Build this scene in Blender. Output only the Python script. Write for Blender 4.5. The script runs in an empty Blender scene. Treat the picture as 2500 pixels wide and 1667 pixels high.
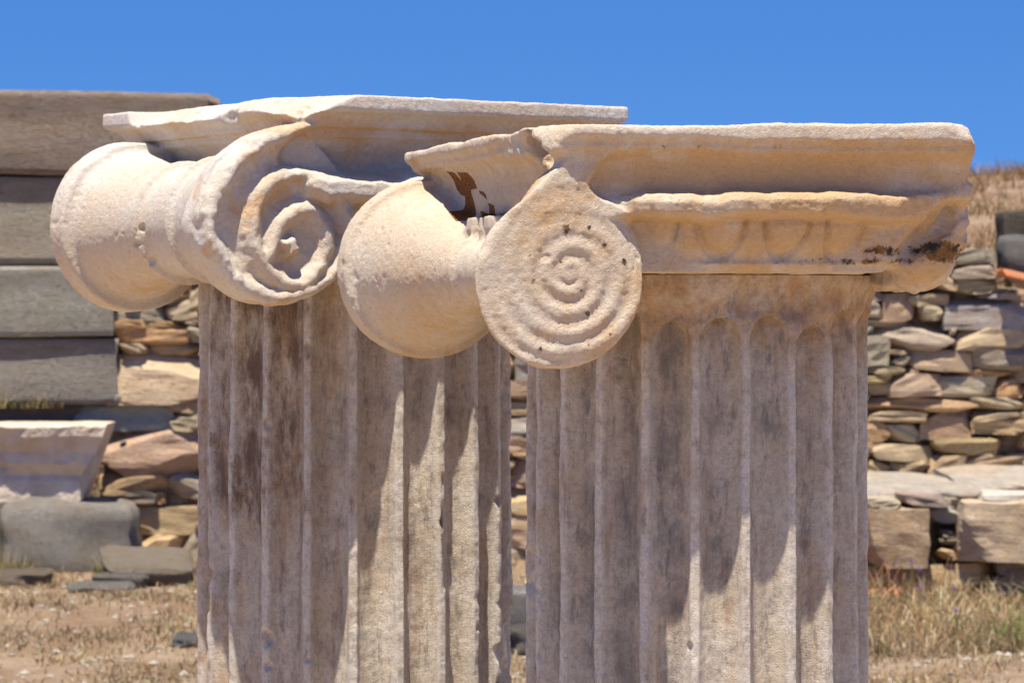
import bpy, bmesh, math, random
import numpy as np
from mathutils import Vector

rng = random.Random(7)
nrng = np.random.default_rng(11)
scene = bpy.context.scene
C = scene.collection

# ------------------------------------------------------------------ camera
EYE = 1.6
cam_data = bpy.data.cameras.new("camera")
cam_data.sensor_width = 36.0
cam_data.lens = 107.6
cam_data.clip_start = 0.1
cam_data.clip_end = 6000.0
cam_data.dof.use_dof = True
cam_data.dof.focus_distance = 5.15
cam_data.dof.aperture_fstop = 13.0
cam = bpy.data.objects.new("camera", cam_data)
C.objects.link(cam)
cam.location = (0.0, 0.0, EYE)
cam.rotation_euler = (math.radians(90.0 - 0.684), 0.0, 0.0)
scene.camera = cam

# ------------------------------------------------------------------ sky, sun, exposure
SUN_DIR = Vector((-0.08, -0.30, 1.0)).normalized()      # towards the sun
elev = math.asin(SUN_DIR.z)
azim = math.atan2(SUN_DIR.x, SUN_DIR.y)
world = bpy.data.worlds.new("World")
scene.world = world
world.use_nodes = True
wn, wl = world.node_tree.nodes, world.node_tree.links
wn.clear()
w_out = wn.new("ShaderNodeOutputWorld")
w_bg = wn.new("ShaderNodeBackground")
w_sky = wn.new("ShaderNodeTexSky")
w_sky.sky_type = 'NISHITA'
w_sky.sun_disc = False
w_sky.sun_elevation = elev
w_sky.sun_rotation = azim
w_sky.altitude = 1200.0
w_sky.air_density = 1.0
w_sky.dust_density = 0.0
w_sky.ozone_density = 3.0
w_hsv = wn.new("ShaderNodeHueSaturation")
w_hsv.inputs['Saturation'].default_value = 1.33
w_hsv.inputs['Hue'].default_value = 0.511
# look the sky colour up well above the haze line all round: deep clear Aegean blue down to the hills
w_co = wn.new("ShaderNodeTexCoord")
w_sep = wn.new("ShaderNodeSeparateXYZ"); wl.new(w_co.outputs['Generated'], w_sep.inputs[0])
w_max = wn.new("ShaderNodeMath"); w_max.operation = 'MAXIMUM'; wl.new(w_sep.outputs[2], w_max.inputs[0]); w_max.inputs[1].default_value = 0.0
w_mad = wn.new("ShaderNodeMath"); w_mad.operation = 'MULTIPLY_ADD'; wl.new(w_max.outputs[0], w_mad.inputs[0])
w_mad.inputs[1].default_value = 0.9; w_mad.inputs[2].default_value = 0.2
w_cmb = wn.new("ShaderNodeCombineXYZ")
wl.new(w_sep.outputs[0], w_cmb.inputs[0]); wl.new(w_sep.outputs[1], w_cmb.inputs[1]); wl.new(w_mad.outputs[0], w_cmb.inputs[2])
w_nrm = wn.new("ShaderNodeVectorMath"); w_nrm.operation = 'NORMALIZE'; wl.new(w_cmb.outputs[0], w_nrm.inputs[0])
wl.new(w_nrm.outputs[0], w_sky.inputs['Vector'])
wl.new(w_sky.outputs[0], w_hsv.inputs['Color'])
wl.new(w_hsv.outputs[0], w_bg.inputs['Color'])
w_bg.inputs['Strength'].default_value = 0.103
wl.new(w_bg.outputs[0], w_out.inputs['Surface'])

sun_data = bpy.data.lights.new("sun", 'SUN')
sun_data.energy = 5.0
sun_data.angle = math.radians(0.53)
sun_data.color = (1.0, 0.935, 0.80)
sun = bpy.data.objects.new("sun", sun_data)
C.objects.link(sun)
sun.rotation_euler = SUN_DIR.to_track_quat('Z', 'Y').to_euler()

vs = scene.view_settings
vs.view_transform = 'Standard'
vs.look = 'None'
vs.exposure = 0.64
vs.gamma = 1.0
vs.use_curve_mapping = False
scene.cycles.max_bounces = 8
scene.cycles.diffuse_bounces = 5

# ------------------------------------------------------------------ scene helpers
def link(o, parent=None):
    C.objects.link(o)
    if parent is not None:
        o.parent = parent
    return o

def tag(o, label=None, cat=None, group=None, kind=None):
    for k, v in (("label", label), ("category", cat), ("group", group), ("kind", kind)):
        if v:
            o[k] = v
    return o

def empty(name, loc=(0, 0, 0), rz=0.0):
    o = bpy.data.objects.new(name, None)
    o.empty_display_size = 0.1
    C.objects.link(o)
    o.location = loc
    o.rotation_euler = (0, 0, rz)
    return o

def mesh_np(name, verts, faces, smooth=True):
    """faces: (n,3) or (n,4) int array"""
    me = bpy.data.meshes.new(name)
    verts = np.asarray(verts, dtype=np.float32)
    faces = np.asarray(faces, dtype=np.int32)
    n, k = faces.shape
    me.vertices.add(len(verts)); me.vertices.foreach_set("co", verts.ravel())
    me.loops.add(n * k); me.loops.foreach_set("vertex_index", faces.ravel())
    me.polygons.add(n)
    me.polygons.foreach_set("loop_start", np.arange(0, n * k, k, dtype=np.int32))
    me.polygons.foreach_set("use_smooth", np.full(n, smooth, dtype=bool))
    me.update(calc_edges=True)
    return me

def add_attr(me, name, vals):
    a = me.attributes.new(name, 'FLOAT', 'POINT')
    a.data.foreach_set("value", np.asarray(vals, dtype=np.float32))

# ------------------------------------------------------------------ numpy noise
_LAT = {}
def noise3(p, freq, seed=0):
    """smooth lattice noise, about -1..1; p (N,3)"""
    if seed not in _LAT:
        _LAT[seed] = np.random.default_rng(1000 + seed).uniform(-1, 1, (64, 64, 64)).astype(np.float32)
    L = _LAT[seed]
    q = p * freq + 17.3
    i = np.floor(q).astype(np.int32)
    f = (q - i).astype(np.float32)
    f = f * f * (3 - 2 * f)
    i &= 63
    j = (i + 1) & 63
    x0, y0, z0 = i[:, 0], i[:, 1], i[:, 2]
    x1, y1, z1 = j[:, 0], j[:, 1], j[:, 2]
    fx, fy, fz = f[:, 0], f[:, 1], f[:, 2]
    a = L[x0, y0, z0] * (1 - fx) + L[x1, y0, z0] * fx
    b = L[x0, y1, z0] * (1 - fx) + L[x1, y1, z0] * fx
    c = L[x0, y0, z1] * (1 - fx) + L[x1, y0, z1] * fx
    d = L[x0, y1, z1] * (1 - fx) + L[x1, y1, z1] * fx
    return (a * (1 - fy) + b * fy) * (1 - fz) + (c * (1 - fy) + d * fy) * fz

def fbm(p, freq, seed=0, octaves=3, gain=0.5):
    t = 0; amp = 1.0
    for o in range(octaves):
        t = t + amp * noise3(p, freq * 2 ** o, seed + o)
        amp *= gain
    return t

def sstep(a, b, x):
    t = np.clip((x - a) / (b - a), 0, 1)
    return t * t * (3 - 2 * t)

def smin(a, b, k):
    h = np.clip(0.5 + 0.5 * (b - a) / k, 0, 1)
    return b + (a - b) * h - k * h * (1 - h)

def smax(a, b, k):
    return -smin(-a, -b, k)

# ------------------------------------------------------------------ 2-D distance tables
def poly_sdf(px, py, pts):
    pts = np.asarray(pts, dtype=np.float64)
    d = np.full(px.shape, 1e9); s = np.ones(px.shape)
    n = len(pts)
    for i in range(n):
        ax, ay = pts[i]; bx, by = pts[i - 1]
        ex, ey = bx - ax, by - ay
        wx, wy = px - ax, py - ay
        t = np.clip((wx * ex + wy * ey) / (ex * ex + ey * ey + 1e-12), 0, 1)
        d = np.minimum(d, (wx - ex * t) ** 2 + (wy - ey * t) ** 2)
        c1 = py >= ay; c2 = py < by; c3 = ex * wy > ey * wx
        flip = (c1 & c2 & c3) | (~c1 & ~c2 & ~c3)
        s = np.where(flip, -s, s)
    return s * np.sqrt(d)

def line_dist(px, py, pts):
    d = np.full(px.shape, 1e9)
    for (ax, ay), (bx, by) in zip(pts[:-1], pts[1:]):
        ex, ey = bx - ax, by - ay
        wx, wy = px - ax, py - ay
        t = np.clip((wx * ex + wy * ey) / (ex * ex + ey * ey + 1e-12), 0, 1)
        d = np.minimum(d, (wx - ex * t) ** 2 + (wy - ey * t) ** 2)
    return np.sqrt(d)

class Table:
    def __init__(self, fn, x0, x1, y0, y1, step=0.0015):
        self.x0, self.y0, self.s = x0, y0, step
        xs = np.arange(x0, x1 + step, step); ys = np.arange(y0, y1 + step, step)
        gx, gy = np.meshgrid(xs, ys, indexing='ij')
        self.t = fn(gx, gy).astype(np.float32)
    def __call__(self, x, y):
        u = np.clip((x - self.x0) / self.s, 0, self.t.shape[0] - 1.001)
        v = np.clip((y - self.y0) / self.s, 0, self.t.shape[1] - 1.001)
        i = u.astype(np.int32); j = v.astype(np.int32)
        fu = (u - i).astype(np.float32); fv = (v - j).astype(np.float32)
        t = self.t
        return ((t[i, j] * (1 - fu) + t[i + 1, j] * fu) * (1 - fv)
                + (t[i, j + 1] * (1 - fu) + t[i + 1, j + 1] * fu) * fv)

def smooth_closed(pts, n=120):
    """Catmull-Rom through a closed outline"""
    P = np.asarray(pts); m = len(P); out = []
    for k in range(n):
        u = k / n * m; i = int(u); t = u - i
        a, b, c, d = P[(i - 1) % m], P[i % m], P[(i + 1) % m], P[(i + 2) % m]
        out.append(0.5 * ((2 * b) + (c - a) * t + (2 * a - 5 * b + 4 * c - d) * t * t + (3 * b - a - 3 * c + d) * t ** 3))
    return np.array(out)

def smooth_open(pts, per=4):
    P = np.asarray(pts); m = len(P); out = []
    for i in range(m - 1):
        a, b, c, d = P[max(i - 1, 0)], P[i], P[i + 1], P[min(i + 2, m - 1)]
        for k in range(per):
            t = k / per
            out.append(0.5 * ((2 * b) + (c - a) * t + (2 * a - 5 * b + 4 * c - d) * t * t + (3 * b - a - 3 * c + d) * t ** 3))
    out.append(P[-1])
    return [tuple(v) for v in out]

# ------------------------------------------------------------------ stone carved as a distance field -> quads
def carve(field, lo, hi, h):
    """sparse evaluation of field(p) on a grid, then surface nets; returns verts, quads"""
    B = 4
    lo = np.asarray(lo, dtype=np.float64); hi = np.asarray(hi, dtype=np.float64)
    nb = np.ceil((hi - lo) / (h * B)).astype(int)
    n = nb * B
    ci = np.stack(np.meshgrid(*[np.arange(k) for k in nb], indexing='ij'), -1).reshape(-1, 3)
    cc = lo + (ci * B + (B - 1) / 2) * h
    dv = field(cc)
    thr = h * B * 0.87 * 1.25 + 0.008
    F = np.where(dv < 0, np.float32(-1), np.float32(1)).reshape(nb)
    F = np.repeat(np.repeat(np.repeat(F, B, 0), B, 1), B, 2)
    act = ci[np.abs(dv) < thr]
    off = np.stack(np.meshgrid(*[np.arange(B)] * 3, indexing='ij'), -1).reshape(-1, 3)
    for s in range(0, len(act), 12000):
        idx = (act[s:s + 12000, None, :] * B + off[None]).reshape(-1, 3)
        F[idx[:, 0], idx[:, 1], idx[:, 2]] = field(lo + idx * h)
    F[0] = F[-1] = 1; F[:, 0] = F[:, -1] = 1; F[:, :, 0] = F[:, :, -1] = 1
    S = (F < 0)
    cnt = np.zeros(tuple(n - 1), dtype=np.uint8)
    for a in (0, 1):
        for b in (0, 1):
            for c in (0, 1):
                cnt += S[a:n[0] - 1 + a, b:n[1] - 1 + b, c:n[2] - 1 + c]
    cells = np.argwhere((cnt > 0) & (cnt < 8))
    vid = np.full(tuple(n - 1), -1, dtype=np.int32)
    vid[cells[:, 0], cells[:, 1], cells[:, 2]] = np.arange(len(cells))
    corners = [(a, b, c) for a in (0, 1) for b in (0, 1) for c in (0, 1)]
    val = {k: F[cells[:, 0] + k[0], cells[:, 1] + k[1], cells[:, 2] + k[2]] for k in corners}
    acc = np.zeros((len(cells), 3)); num = np.zeros(len(cells))
    for k in corners:
        for ax in range(3):
            if k[ax] == 0:
                k2 = list(k); k2[ax] = 1; k2 = tuple(k2)
                a, b = val[k], val[k2]
                m = (a < 0) != (b < 0)
                t = np.where(m, a / np.where(m, a - b, 1), 0)
                pt = np.tile(np.array(k, dtype=np.float64), (len(cells), 1)); pt[:, ax] = t
                acc += pt * m[:, None]; num += m
    verts = lo + (cells + acc / num[:, None]) * h
    quads = []
    for ax in range(3):
        u, v = (ax + 1) % 3, (ax + 2) % 3
        sl = [slice(1, n[0] - 1), slice(1, n[1] - 1), slice(1, n[2] - 1)]
        sl2 = list(sl); sl2[ax] = slice(2, n[ax])
        A = S[tuple(sl)]; Bv = S[tuple(sl2)]
        for flag, m in ((True, A & ~Bv), (False, ~A & Bv)):
            e = np.argwhere(m) + 1
            if len(e) == 0:
                continue
            def cell(du, dvv):
                q = e.copy(); q[:, u] -= du; q[:, v] -= dvv
                return vid[q[:, 0], q[:, 1], q[:, 2]]
            q4 = np.stack([cell(1, 1), cell(0, 1), cell(0, 0), cell(1, 0)], 1)
            quads.append(q4 if flag else q4[:, ::-1])
    Q = np.concatenate(quads)
    Q = Q[(Q >= 0).all(1)]
    return verts, Q

def vert_normals(v, q):
    fn = np.cross(v[q[:, 2]] - v[q[:, 0]], v[q[:, 3]] - v[q[:, 1]])
    nn = np.zeros_like(v)
    for k in range(4):
        for c in range(3):
            nn[:, c] += np.bincount(q[:, k], weights=fn[:, c], minlength=len(v))
    return nn / (np.linalg.norm(nn, axis=1, keepdims=True) + 1e-12)

# ------------------------------------------------------------------ materials
class NT:
    def __init__(self, name, rough=0.85):
        self.m = bpy.data.materials.new(name)
        self.m.use_nodes = True
        self.n, self.l = self.m.node_tree.nodes, self.m.node_tree.links
        self.n.clear()
        self.out = self.n.new("ShaderNodeOutputMaterial")
        self.b = self.n.new("ShaderNodeBsdfPrincipled")
        self.b.inputs['Roughness'].default_value = rough
        self.b.inputs['Specular IOR Level'].default_value = 0.25
        self.l.new(self.b.outputs[0], self.out.inputs['Surface'])
        self.co = self.n.new("ShaderNodeTexCoord").outputs['Object']
    def put(self, sock, v):
        if hasattr(v, 'links'):
            self.l.new(v, sock)
        elif isinstance(v, (tuple, list)) and len(v) == 3 and sock.type == 'RGBA':
            sock.default_value = (*v, 1)
        else:
            sock.default_value = v
    def mapping(self, scale, vec=None):
        m = self.n.new("ShaderNodeMapping"); self.put(m.inputs['Vector'], vec or self.co)
        m.inputs['Scale'].default_value = scale
        return m.outputs[0]
    def noise(self, scale, detail=4, rough=0.55, vec=None, dist=0.0):
        t = self.n.new("ShaderNodeTexNoise"); self.put(t.inputs['Vector'], vec or self.co)
        t.inputs['Scale'].default_value = scale; t.inputs['Detail'].default_value = detail
        t.inputs['Roughness'].default_value = rough; t.inputs['Distortion'].default_value = dist
        return t.outputs['Fac']
    def voronoi(self, scale, vec=None, feature='F1'):
        t = self.n.new("ShaderNodeTexVoronoi"); t.feature = feature
        self.put(t.inputs['Vector'], vec or self.co); t.inputs['Scale'].default_value = scale
        return t.outputs['Distance']
    def attr(self, name):
        a = self.n.new("ShaderNodeAttribute"); a.attribute_name = name
        return a.outputs['Fac']
    def math(self, op, a, b=0.0, clamp=False):
        m = self.n.new("ShaderNodeMath"); m.operation = op; m.use_clamp = clamp
        self.put(m.inputs[0], a); self.put(m.inputs[1], b)
        return m.outputs[0]
    def ramp(self, v, a, b, o0=0.0, o1=1.0):
        r = self.n.new("ShaderNodeMapRange"); r.interpolation_type = 'SMOOTHSTEP'
        self.put(r.inputs['Value'], v)
        r.inputs['From Min'].default_value = a; r.inputs['From Max'].default_value = b
        r.inputs['To Min'].default_value = o0; r.inputs['To Max'].default_value = o1
        return r.outputs[0]
    def mix(self, f, a, b, mode='MIX'):
        m = self.n.new("ShaderNodeMix"); m.data_type = 'RGBA'; m.blend_type = mode
        self.put(m.inputs[0], f); self.put(m.inputs[6], a); self.put(m.inputs[7], b)
        return m.outputs[2]
    def bump(self, h, dist, strength=1.0, prev=None):
        b = self.n.new("ShaderNodeBump"); self.put(b.inputs['Height'], h)
        b.inputs['Distance'].default_value = dist; b.inputs['Strength'].default_value = strength
        if prev is not None:
            self.l.new(prev, b.inputs['Normal'])
        return b.outputs[0]
    def done(self, col, normal=None):
        self.put(self.b.inputs['Base Color'], col)
        if normal is not None:
            self.l.new(normal, self.b.inputs['Normal'])
        return self.m

def marble_material(name, white, cream, ochre, grey, streaks):
    t = NT(name, 0.72)
    co = t.co
    big = t.noise(5.0, 5, 0.6)
    mid = t.noise(28.0, 5, 0.65)
    fine = t.noise(170.0, 3, 0.6)
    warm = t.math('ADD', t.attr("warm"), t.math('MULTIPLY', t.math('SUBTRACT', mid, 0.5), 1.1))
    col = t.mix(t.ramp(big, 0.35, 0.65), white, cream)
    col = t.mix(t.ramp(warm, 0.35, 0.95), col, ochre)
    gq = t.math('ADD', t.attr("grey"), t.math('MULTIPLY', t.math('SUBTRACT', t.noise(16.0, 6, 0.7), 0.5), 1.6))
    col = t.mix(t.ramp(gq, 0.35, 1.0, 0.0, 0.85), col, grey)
    if streaks:
        # weather stains run down the shaft: rust, soot-grey growth, pale rubbed arrises
        st = t.noise(1.0, 6, 0.7, vec=t.mapping((38.0, 38.0, 3.5)))
        col = t.mix(t.ramp(st, 0.48, 0.68, 0.0, 0.5), col, (0.36, 0.21, 0.11))
        st2 = t.noise(1.0, 6, 0.75, vec=t.mapping((55.0, 55.0, 14.0)))
        dk = t.math('ADD', st2, t.math('MULTIPLY', t.attr("grey"), 0.12))
        col = t.mix(t.ramp(dk, 0.54, 0.74, 0.0, 0.75), col, (0.19, 0.17, 0.155))
        br = t.math('ADD', t.attr("brown"), t.math('MULTIPLY', t.math('SUBTRACT', t.noise(1.0, 6, 0.75, vec=t.mapping((48.0, 48.0, 12.0))), 0.5), 1.9))
        col = t.mix(t.ramp(br, 0.45, 0.95, 0.0, 0.9), col, (0.15, 0.085, 0.05))
        fl = t.math('MULTIPLY', t.attr("fillet"), t.ramp(t.noise(1.0, 5, 0.7, vec=t.mapping((30.0, 30.0, 16.0))), 0.36, 0.58))
        col = t.mix(t.math('MULTIPLY', fl, 0.75), col, (0.71, 0.65, 0.575))
    gr = t.noise(95.0, 6, 0.8)
    col = t.mix(t.ramp(gr, 0.42, 0.66, 0.0, 0.52 if streaks else 0.24), col, t.mix(0.7, col, (0.15, 0.12, 0.10)))
    # small speckle of the crystal grain
    col = t.mix(t.ramp(fine, 0.3, 0.7, 0.0, 0.22), col, t.mix(0.5, col, (0.25, 0.2, 0.16)))
    # fine cracks, here and there
    wv = t.n.new("ShaderNodeVectorMath"); wv.operation = 'ADD'
    nz = t.n.new("ShaderNodeTexNoise"); t.put(nz.inputs['Vector'], co); nz.inputs['Scale'].default_value = 22.0; nz.inputs['Detail'].default_value = 3
    sc_ = t.n.new("ShaderNodeVectorMath"); sc_.operation = 'SCALE'; t.put(sc_.inputs[0], nz.outputs['Color']); sc_.inputs['Scale'].default_value = 0.07
    t.put(wv.inputs[0], co); t.put(wv.inputs[1], sc_.outputs[0])
    crk = t.voronoi(17.0, vec=t.mapping((1.0, 1.0, 2.2), wv.outputs[0]), feature='DISTANCE_TO_EDGE')
    crack = t.math('MULTIPLY', t.ramp(crk, 0.0, 0.016, 1.0, 0.0), t.ramp(t.noise(9.0, 5, 0.7), 0.60, 0.68, 0.0, 0.0 if streaks else 1.0))
    col = t.mix(t.math('MULTIPLY', crack, 0.4), col, (0.12, 0.085, 0.06))
    # lichens
    ld = t.math('ADD', t.attr("lichen_dark"), t.math('MULTIPLY', t.math('SUBTRACT', t.noise(75.0, 5, 0.75), 0.5), 2.4))
    lcol = t.mix(t.ramp(t.noise(45.0, 3), 0.42, 0.6), (0.045, 0.038, 0.03), (0.22, 0.11, 0.03))
    col = t.mix(t.ramp(ld, 0.74, 1.08), col, lcol)
    lo = t.math('ADD', t.attr("lichen_orange"), t.math('MULTIPLY', t.math('SUBTRACT', t.noise(120.0, 4, 0.7), 0.5), 0.9))
    col = t.mix(t.ramp(lo, 0.5, 0.6), col, t.mix(t.ramp(t.noise(260.0, 3), 0.35, 0.65), (0.10, 0.035, 0.008), (0.30, 0.10, 0.012)))
    # specks of tiny dark lichen everywhere
    sp = t.noise(95.0, 2, 0.5)
    col = t.mix(t.ramp(sp, 0.76, 0.80, 0.0, 0.7), col, (0.12, 0.085, 0.05))
    nrm = t.bump(t.noise(130.0, 5, 0.7), 0.004, 0.6)
    nrm = t.bump(t.noise(420.0, 3, 0.7), 0.0025, 0.9, nrm)
    nrm = t.bump(t.ramp(t.voronoi(120.0), 0.0, 0.35), 0.0015, 0.35, nrm)
    nrm = t.bump(t.math('SUBTRACT', 1.0, crack), 0.003, 0.4, nrm)
    return t.done(col, nrm)

def stone_material(name, tint=True, base=(0.3, 0.28, 0.25), bump=0.03, scale=1.0, streak=True, dark=1.0):
    """rough field stone; each stone's own colour comes with the object"""
    t = NT(name, 0.9)
    if tint:
        oi = t.n.new("ShaderNodeObjectInfo")
        base = oi.outputs['Color']
        shift = t.n.new("ShaderNodeVectorMath"); shift.operation = 'ADD'
        t.put(shift.inputs[0], t.co)
        cmb = t.n.new("ShaderNodeCombineXYZ")
        t.put(cmb.inputs[0], t.math('MULTIPLY', oi.outputs['Random'], 37.0))
        t.put(cmb.inputs[1], t.math('MULTIPLY', oi.outputs['Random'], 91.0))
        t.put(shift.inputs[1], cmb.outputs[0])
        t.co = shift.outputs[0]
    a = t.noise(9.0 * scale, 6, 0.65)
    b = t.noise(32.0 * scale, 5, 0.7)
    s = t.noise(1.0, 5, 0.65, vec=t.mapping((6 * scale, 6 * scale, 34 * scale)))
    big = t.noise(3.2 * scale, 4, 0.6)
    col = t.mix(t.ramp(big, 0.42, 0.62, 0.0, 0.6), base, t.mix(0.6, base, (0.44, 0.28, 0.14)))
    col = t.mix(t.ramp(a, 0.42, 0.62, 0.0, 0.65), col, t.mix(0.5, base, (0.56, 0.47, 0.36)))
    col = t.mix(t.ramp(b, 0.50, 0.68, 0.0, 0.75 * dark), col, t.mix(0.65, base, (0.10, 0.08, 0.065)))
    col = t.mix(t.ramp(t.noise(16.0 * scale, 5, 0.7), 0.56, 0.68, 0.0, 0.6), col, (0.50, 0.45, 0.38))
    col = t.mix(t.ramp(t.noise(11.0 * scale, 5, 0.7), 0.60, 0.68, 0.0, 0.8 * dark), col, (0.11, 0.09, 0.075))
    if streak:
        col = t.mix(t.ramp(s, 0.5, 0.75, 0.0, 0.6), col, t.mix(0.6, base, (0.10, 0.075, 0.05)))
    nrm = t.bump(a, 0.04 * bump / 0.03, 0.5)
    nrm = t.bump(s if streak else b, bump, 0.7, nrm)
    nrm = t.bump(b, bump * 0.6, 0.7, nrm)
    return t.done(col, nrm)
# ------------------------------------------------------------------ the two Ionic capitals
# local frame of a column: x along the front face, -y towards the front, z up from the ground
TURN = 2 * math.pi
FLUTES = 22

def box2(x, y, x0, x1, y0, y1):
    dx = np.abs(x - (x0 + x1) / 2) - (x1 - x0) / 2
    dy = np.abs(y - (y0 + y1) / 2) - (y1 - y0) / 2
    return np.hypot(np.maximum(dx, 0), np.maximum(dy, 0)) + np.minimum(np.maximum(dx, dy), 0)

def plane(p, p0, n):
    n = np.asarray(n, dtype=np.float64); n = n / np.linalg.norm(n)
    return (p[:, 0] - p0[0]) * n[0] + (p[:, 1] - p0[1]) * n[1] + (p[:, 2] - p0[2]) * n[2]

def ellipsoid(p, c, r):
    q = (p - np.asarray(c)) / np.asarray(r)
    k = np.linalg.norm(q, axis=1)
    return (k - 1) * min(r)

def bolster(x, y, z, P, sgn=1):
    ym, yh = (P['yn'] + P['yf']) / 2, (P['yf'] - P['yn']) / 2
    t = np.clip((y - ym) / yh, -1, 1)
    c0, c1 = P['near_c'], P['far_c']
    cx = (c0[0] + (c1[0] - c0[0]) * (t + 1) / 2) * sgn
    cz = c0[1] + (c1[1] - c0[1]) * (t + 1) / 2
    at = np.clip((np.abs(t) - P['neck']) / (1 - P['neck']), 0, 1)
    r = P['waist'] + (np.where(t < 0, P['rim_near'], P['rim']) - P['waist']) * at ** np.where(t < 0, P['flare_near'], P['flare'])
    for yb, w, a in P['rings']:
        r = r + a * np.exp(-((y - yb) / w) ** 2)
    d = (np.hypot(x - cx, z - cz) - r) * 0.72
    return smax(d, np.abs(y - ym) - yh, 0.006)

def egg_relief(ang, radius, z, ztop, hw, hh, phase):
    a = (ang - phase) / TURN * FLUTES
    a = (a - np.round(a)) * TURN / FLUTES * radius
    e = np.hypot(a / hw, (z - ztop) / hh)
    groove = -0.010 * np.exp(-((e - 1.0) / 0.12) ** 2)
    bulge = 0.010 * np.clip(1 - e * e, 0, 1)
    dart = 0.003 * np.exp(-((np.abs(a) - TURN / FLUTES * radius / 2) / 0.006) ** 2)
    fade = sstep(ztop - hh * 1.5, ztop - hh * 1.15, z)
    return (groove + bulge + dart) * fade

# ---- the far column's capital (deeply carved spiral)
L_OUT = [(-0.3546, 1.9152), (-0.3996, 1.9017), (-0.4441, 1.8733), (-0.4781, 1.8425), (-0.5017, 1.8062), (-0.5169, 1.7732), (-0.5253, 1.7404), (-0.5186, 1.7167),
     (-0.5085, 1.693), (-0.4916, 1.6694), (-0.4713, 1.6426), (-0.4475, 1.6248), (-0.4168, 1.6098), (-0.3789, 1.6023), (-0.3407, 1.6054), (-0.2987, 1.6191),
     (-0.2599, 1.6405), (-0.228, 1.6713), (-0.2065, 1.7082), (-0.1994, 1.7452), (-0.2101, 1.7818), (-0.2351, 1.815), (-0.265, 1.88), (-0.295, 1.924)]
L_RIDGE = [(-0.305, 1.923), (-0.3512, 1.9032), (-0.3996, 1.8866), (-0.4407, 1.8585), (-0.4713, 1.8248), (-0.4916, 1.7915), (-0.5051, 1.7585), (-0.5085, 1.7317),
     (-0.4984, 1.705), (-0.4815, 1.6784), (-0.4577, 1.6487), (-0.4305, 1.6278), (-0.3927, 1.6159), (-0.3546, 1.6144), (-0.3163, 1.6221), (-0.2776, 1.6404),
     (-0.2493, 1.665), (-0.228, 1.6958), (-0.219, 1.7326), (-0.228, 1.7692), (-0.2528, 1.8024), (-0.2847, 1.8231), (-0.3128, 1.83), (-0.3372, 1.8316),
     (-0.372, 1.8211), (-0.3996, 1.7994), (-0.4133, 1.7721), (-0.4185, 1.7419), (-0.4168, 1.7119), (-0.4065, 1.685), (-0.3892, 1.6611), (-0.365, 1.6431),
     (-0.3337, 1.6357), (-0.3022, 1.6464), (-0.2811, 1.6709), (-0.2688, 1.6984), (-0.267, 1.7259), (-0.2811, 1.7531), (-0.3022, 1.768), (-0.3233, 1.7676),
     (-0.3477, 1.7581), (-0.3685, 1.7397), (-0.3772, 1.7184), (-0.382, 1.700), (-0.393, 1.682)]
L_EYE = (-0.3459, 1.7037)
R_OUT = [(-0.312, 1.866), (-0.345, 1.852), (-0.3836, 1.8214), (-0.4065, 1.7993), (-0.4391, 1.7708), (-0.4748, 1.7455), (-0.499, 1.7236), (-0.5136, 1.6955), (-0.5216, 1.6644),
     (-0.5226, 1.6365), (-0.52, 1.6116), (-0.5103, 1.5806), (-0.4974, 1.5557), (-0.478, 1.5339), (-0.4521, 1.5151), (-0.4195, 1.5024), (-0.3869, 1.4991),
     (-0.3508, 1.502), (-0.3179, 1.5144), (-0.2881, 1.5363), (-0.2649, 1.5646), (-0.2483, 1.5992), (-0.2417, 1.6245), (-0.2384, 1.6497), (-0.2367, 1.6813),
     (-0.2483, 1.7191), (-0.2683, 1.7441), (-0.2948, 1.7628), (-0.3113, 1.7689), (-0.333, 1.790), (-0.322, 1.815), (-0.305, 1.840), (-0.290, 1.864)]
R_EYE = (-0.3656, 1.6493)

PL = dict(
    hx=(-0.349, 0.377), hy=(-0.384, 0.384), yn=-0.325, yf=0.270, near_c=(-0.362, 1.757), far_c=(-0.352, 1.751), rim=0.158, rim_near=0.156, waist=0.100, flare=1.9, flare_near=2.2, neck=0.0,
    rings=[(0.012, 0.007, 0.014), (-0.125, 0.007, 0.014)],
    abacus=[(-.3, 1.99), (0, 1.99), (0, 1.952), (-.004, 1.947), (-.018, 1.942), (-.030, 1.931), (-.034, 1.920), (-.043, 1.918), (-.3, 1.918)],
    core=[(-.3, 1.923), (-.046, 1.923), (-.047, 1.906), (-.058, 1.897), (-.078, 1.872), (-.086, 1.848), (-.082, 1.825), (-.08, 1.71), (-.3, 1.71)],
    ledge=[(-.26, 1.855), (-.325, 1.842), (-.352, 1.834), (-.369, 1.822), (-.371, 1.802), (-.355, 1.788), (-.26, 1.785)], ledge_x=(-0.325, 0.33),
    echinus=[(0, 1.815), (.352, 1.815), (.358, 1.79), (.355, 1.77), (.345, 1.745), (.333, 1.728), (.334, 1.718), (.325, 1.706), (0, 1.706)],
    egg=(1.80, 0.034, 0.062), face=-0.357, back=-0.275, far_y=0.255, seed=40)
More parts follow.
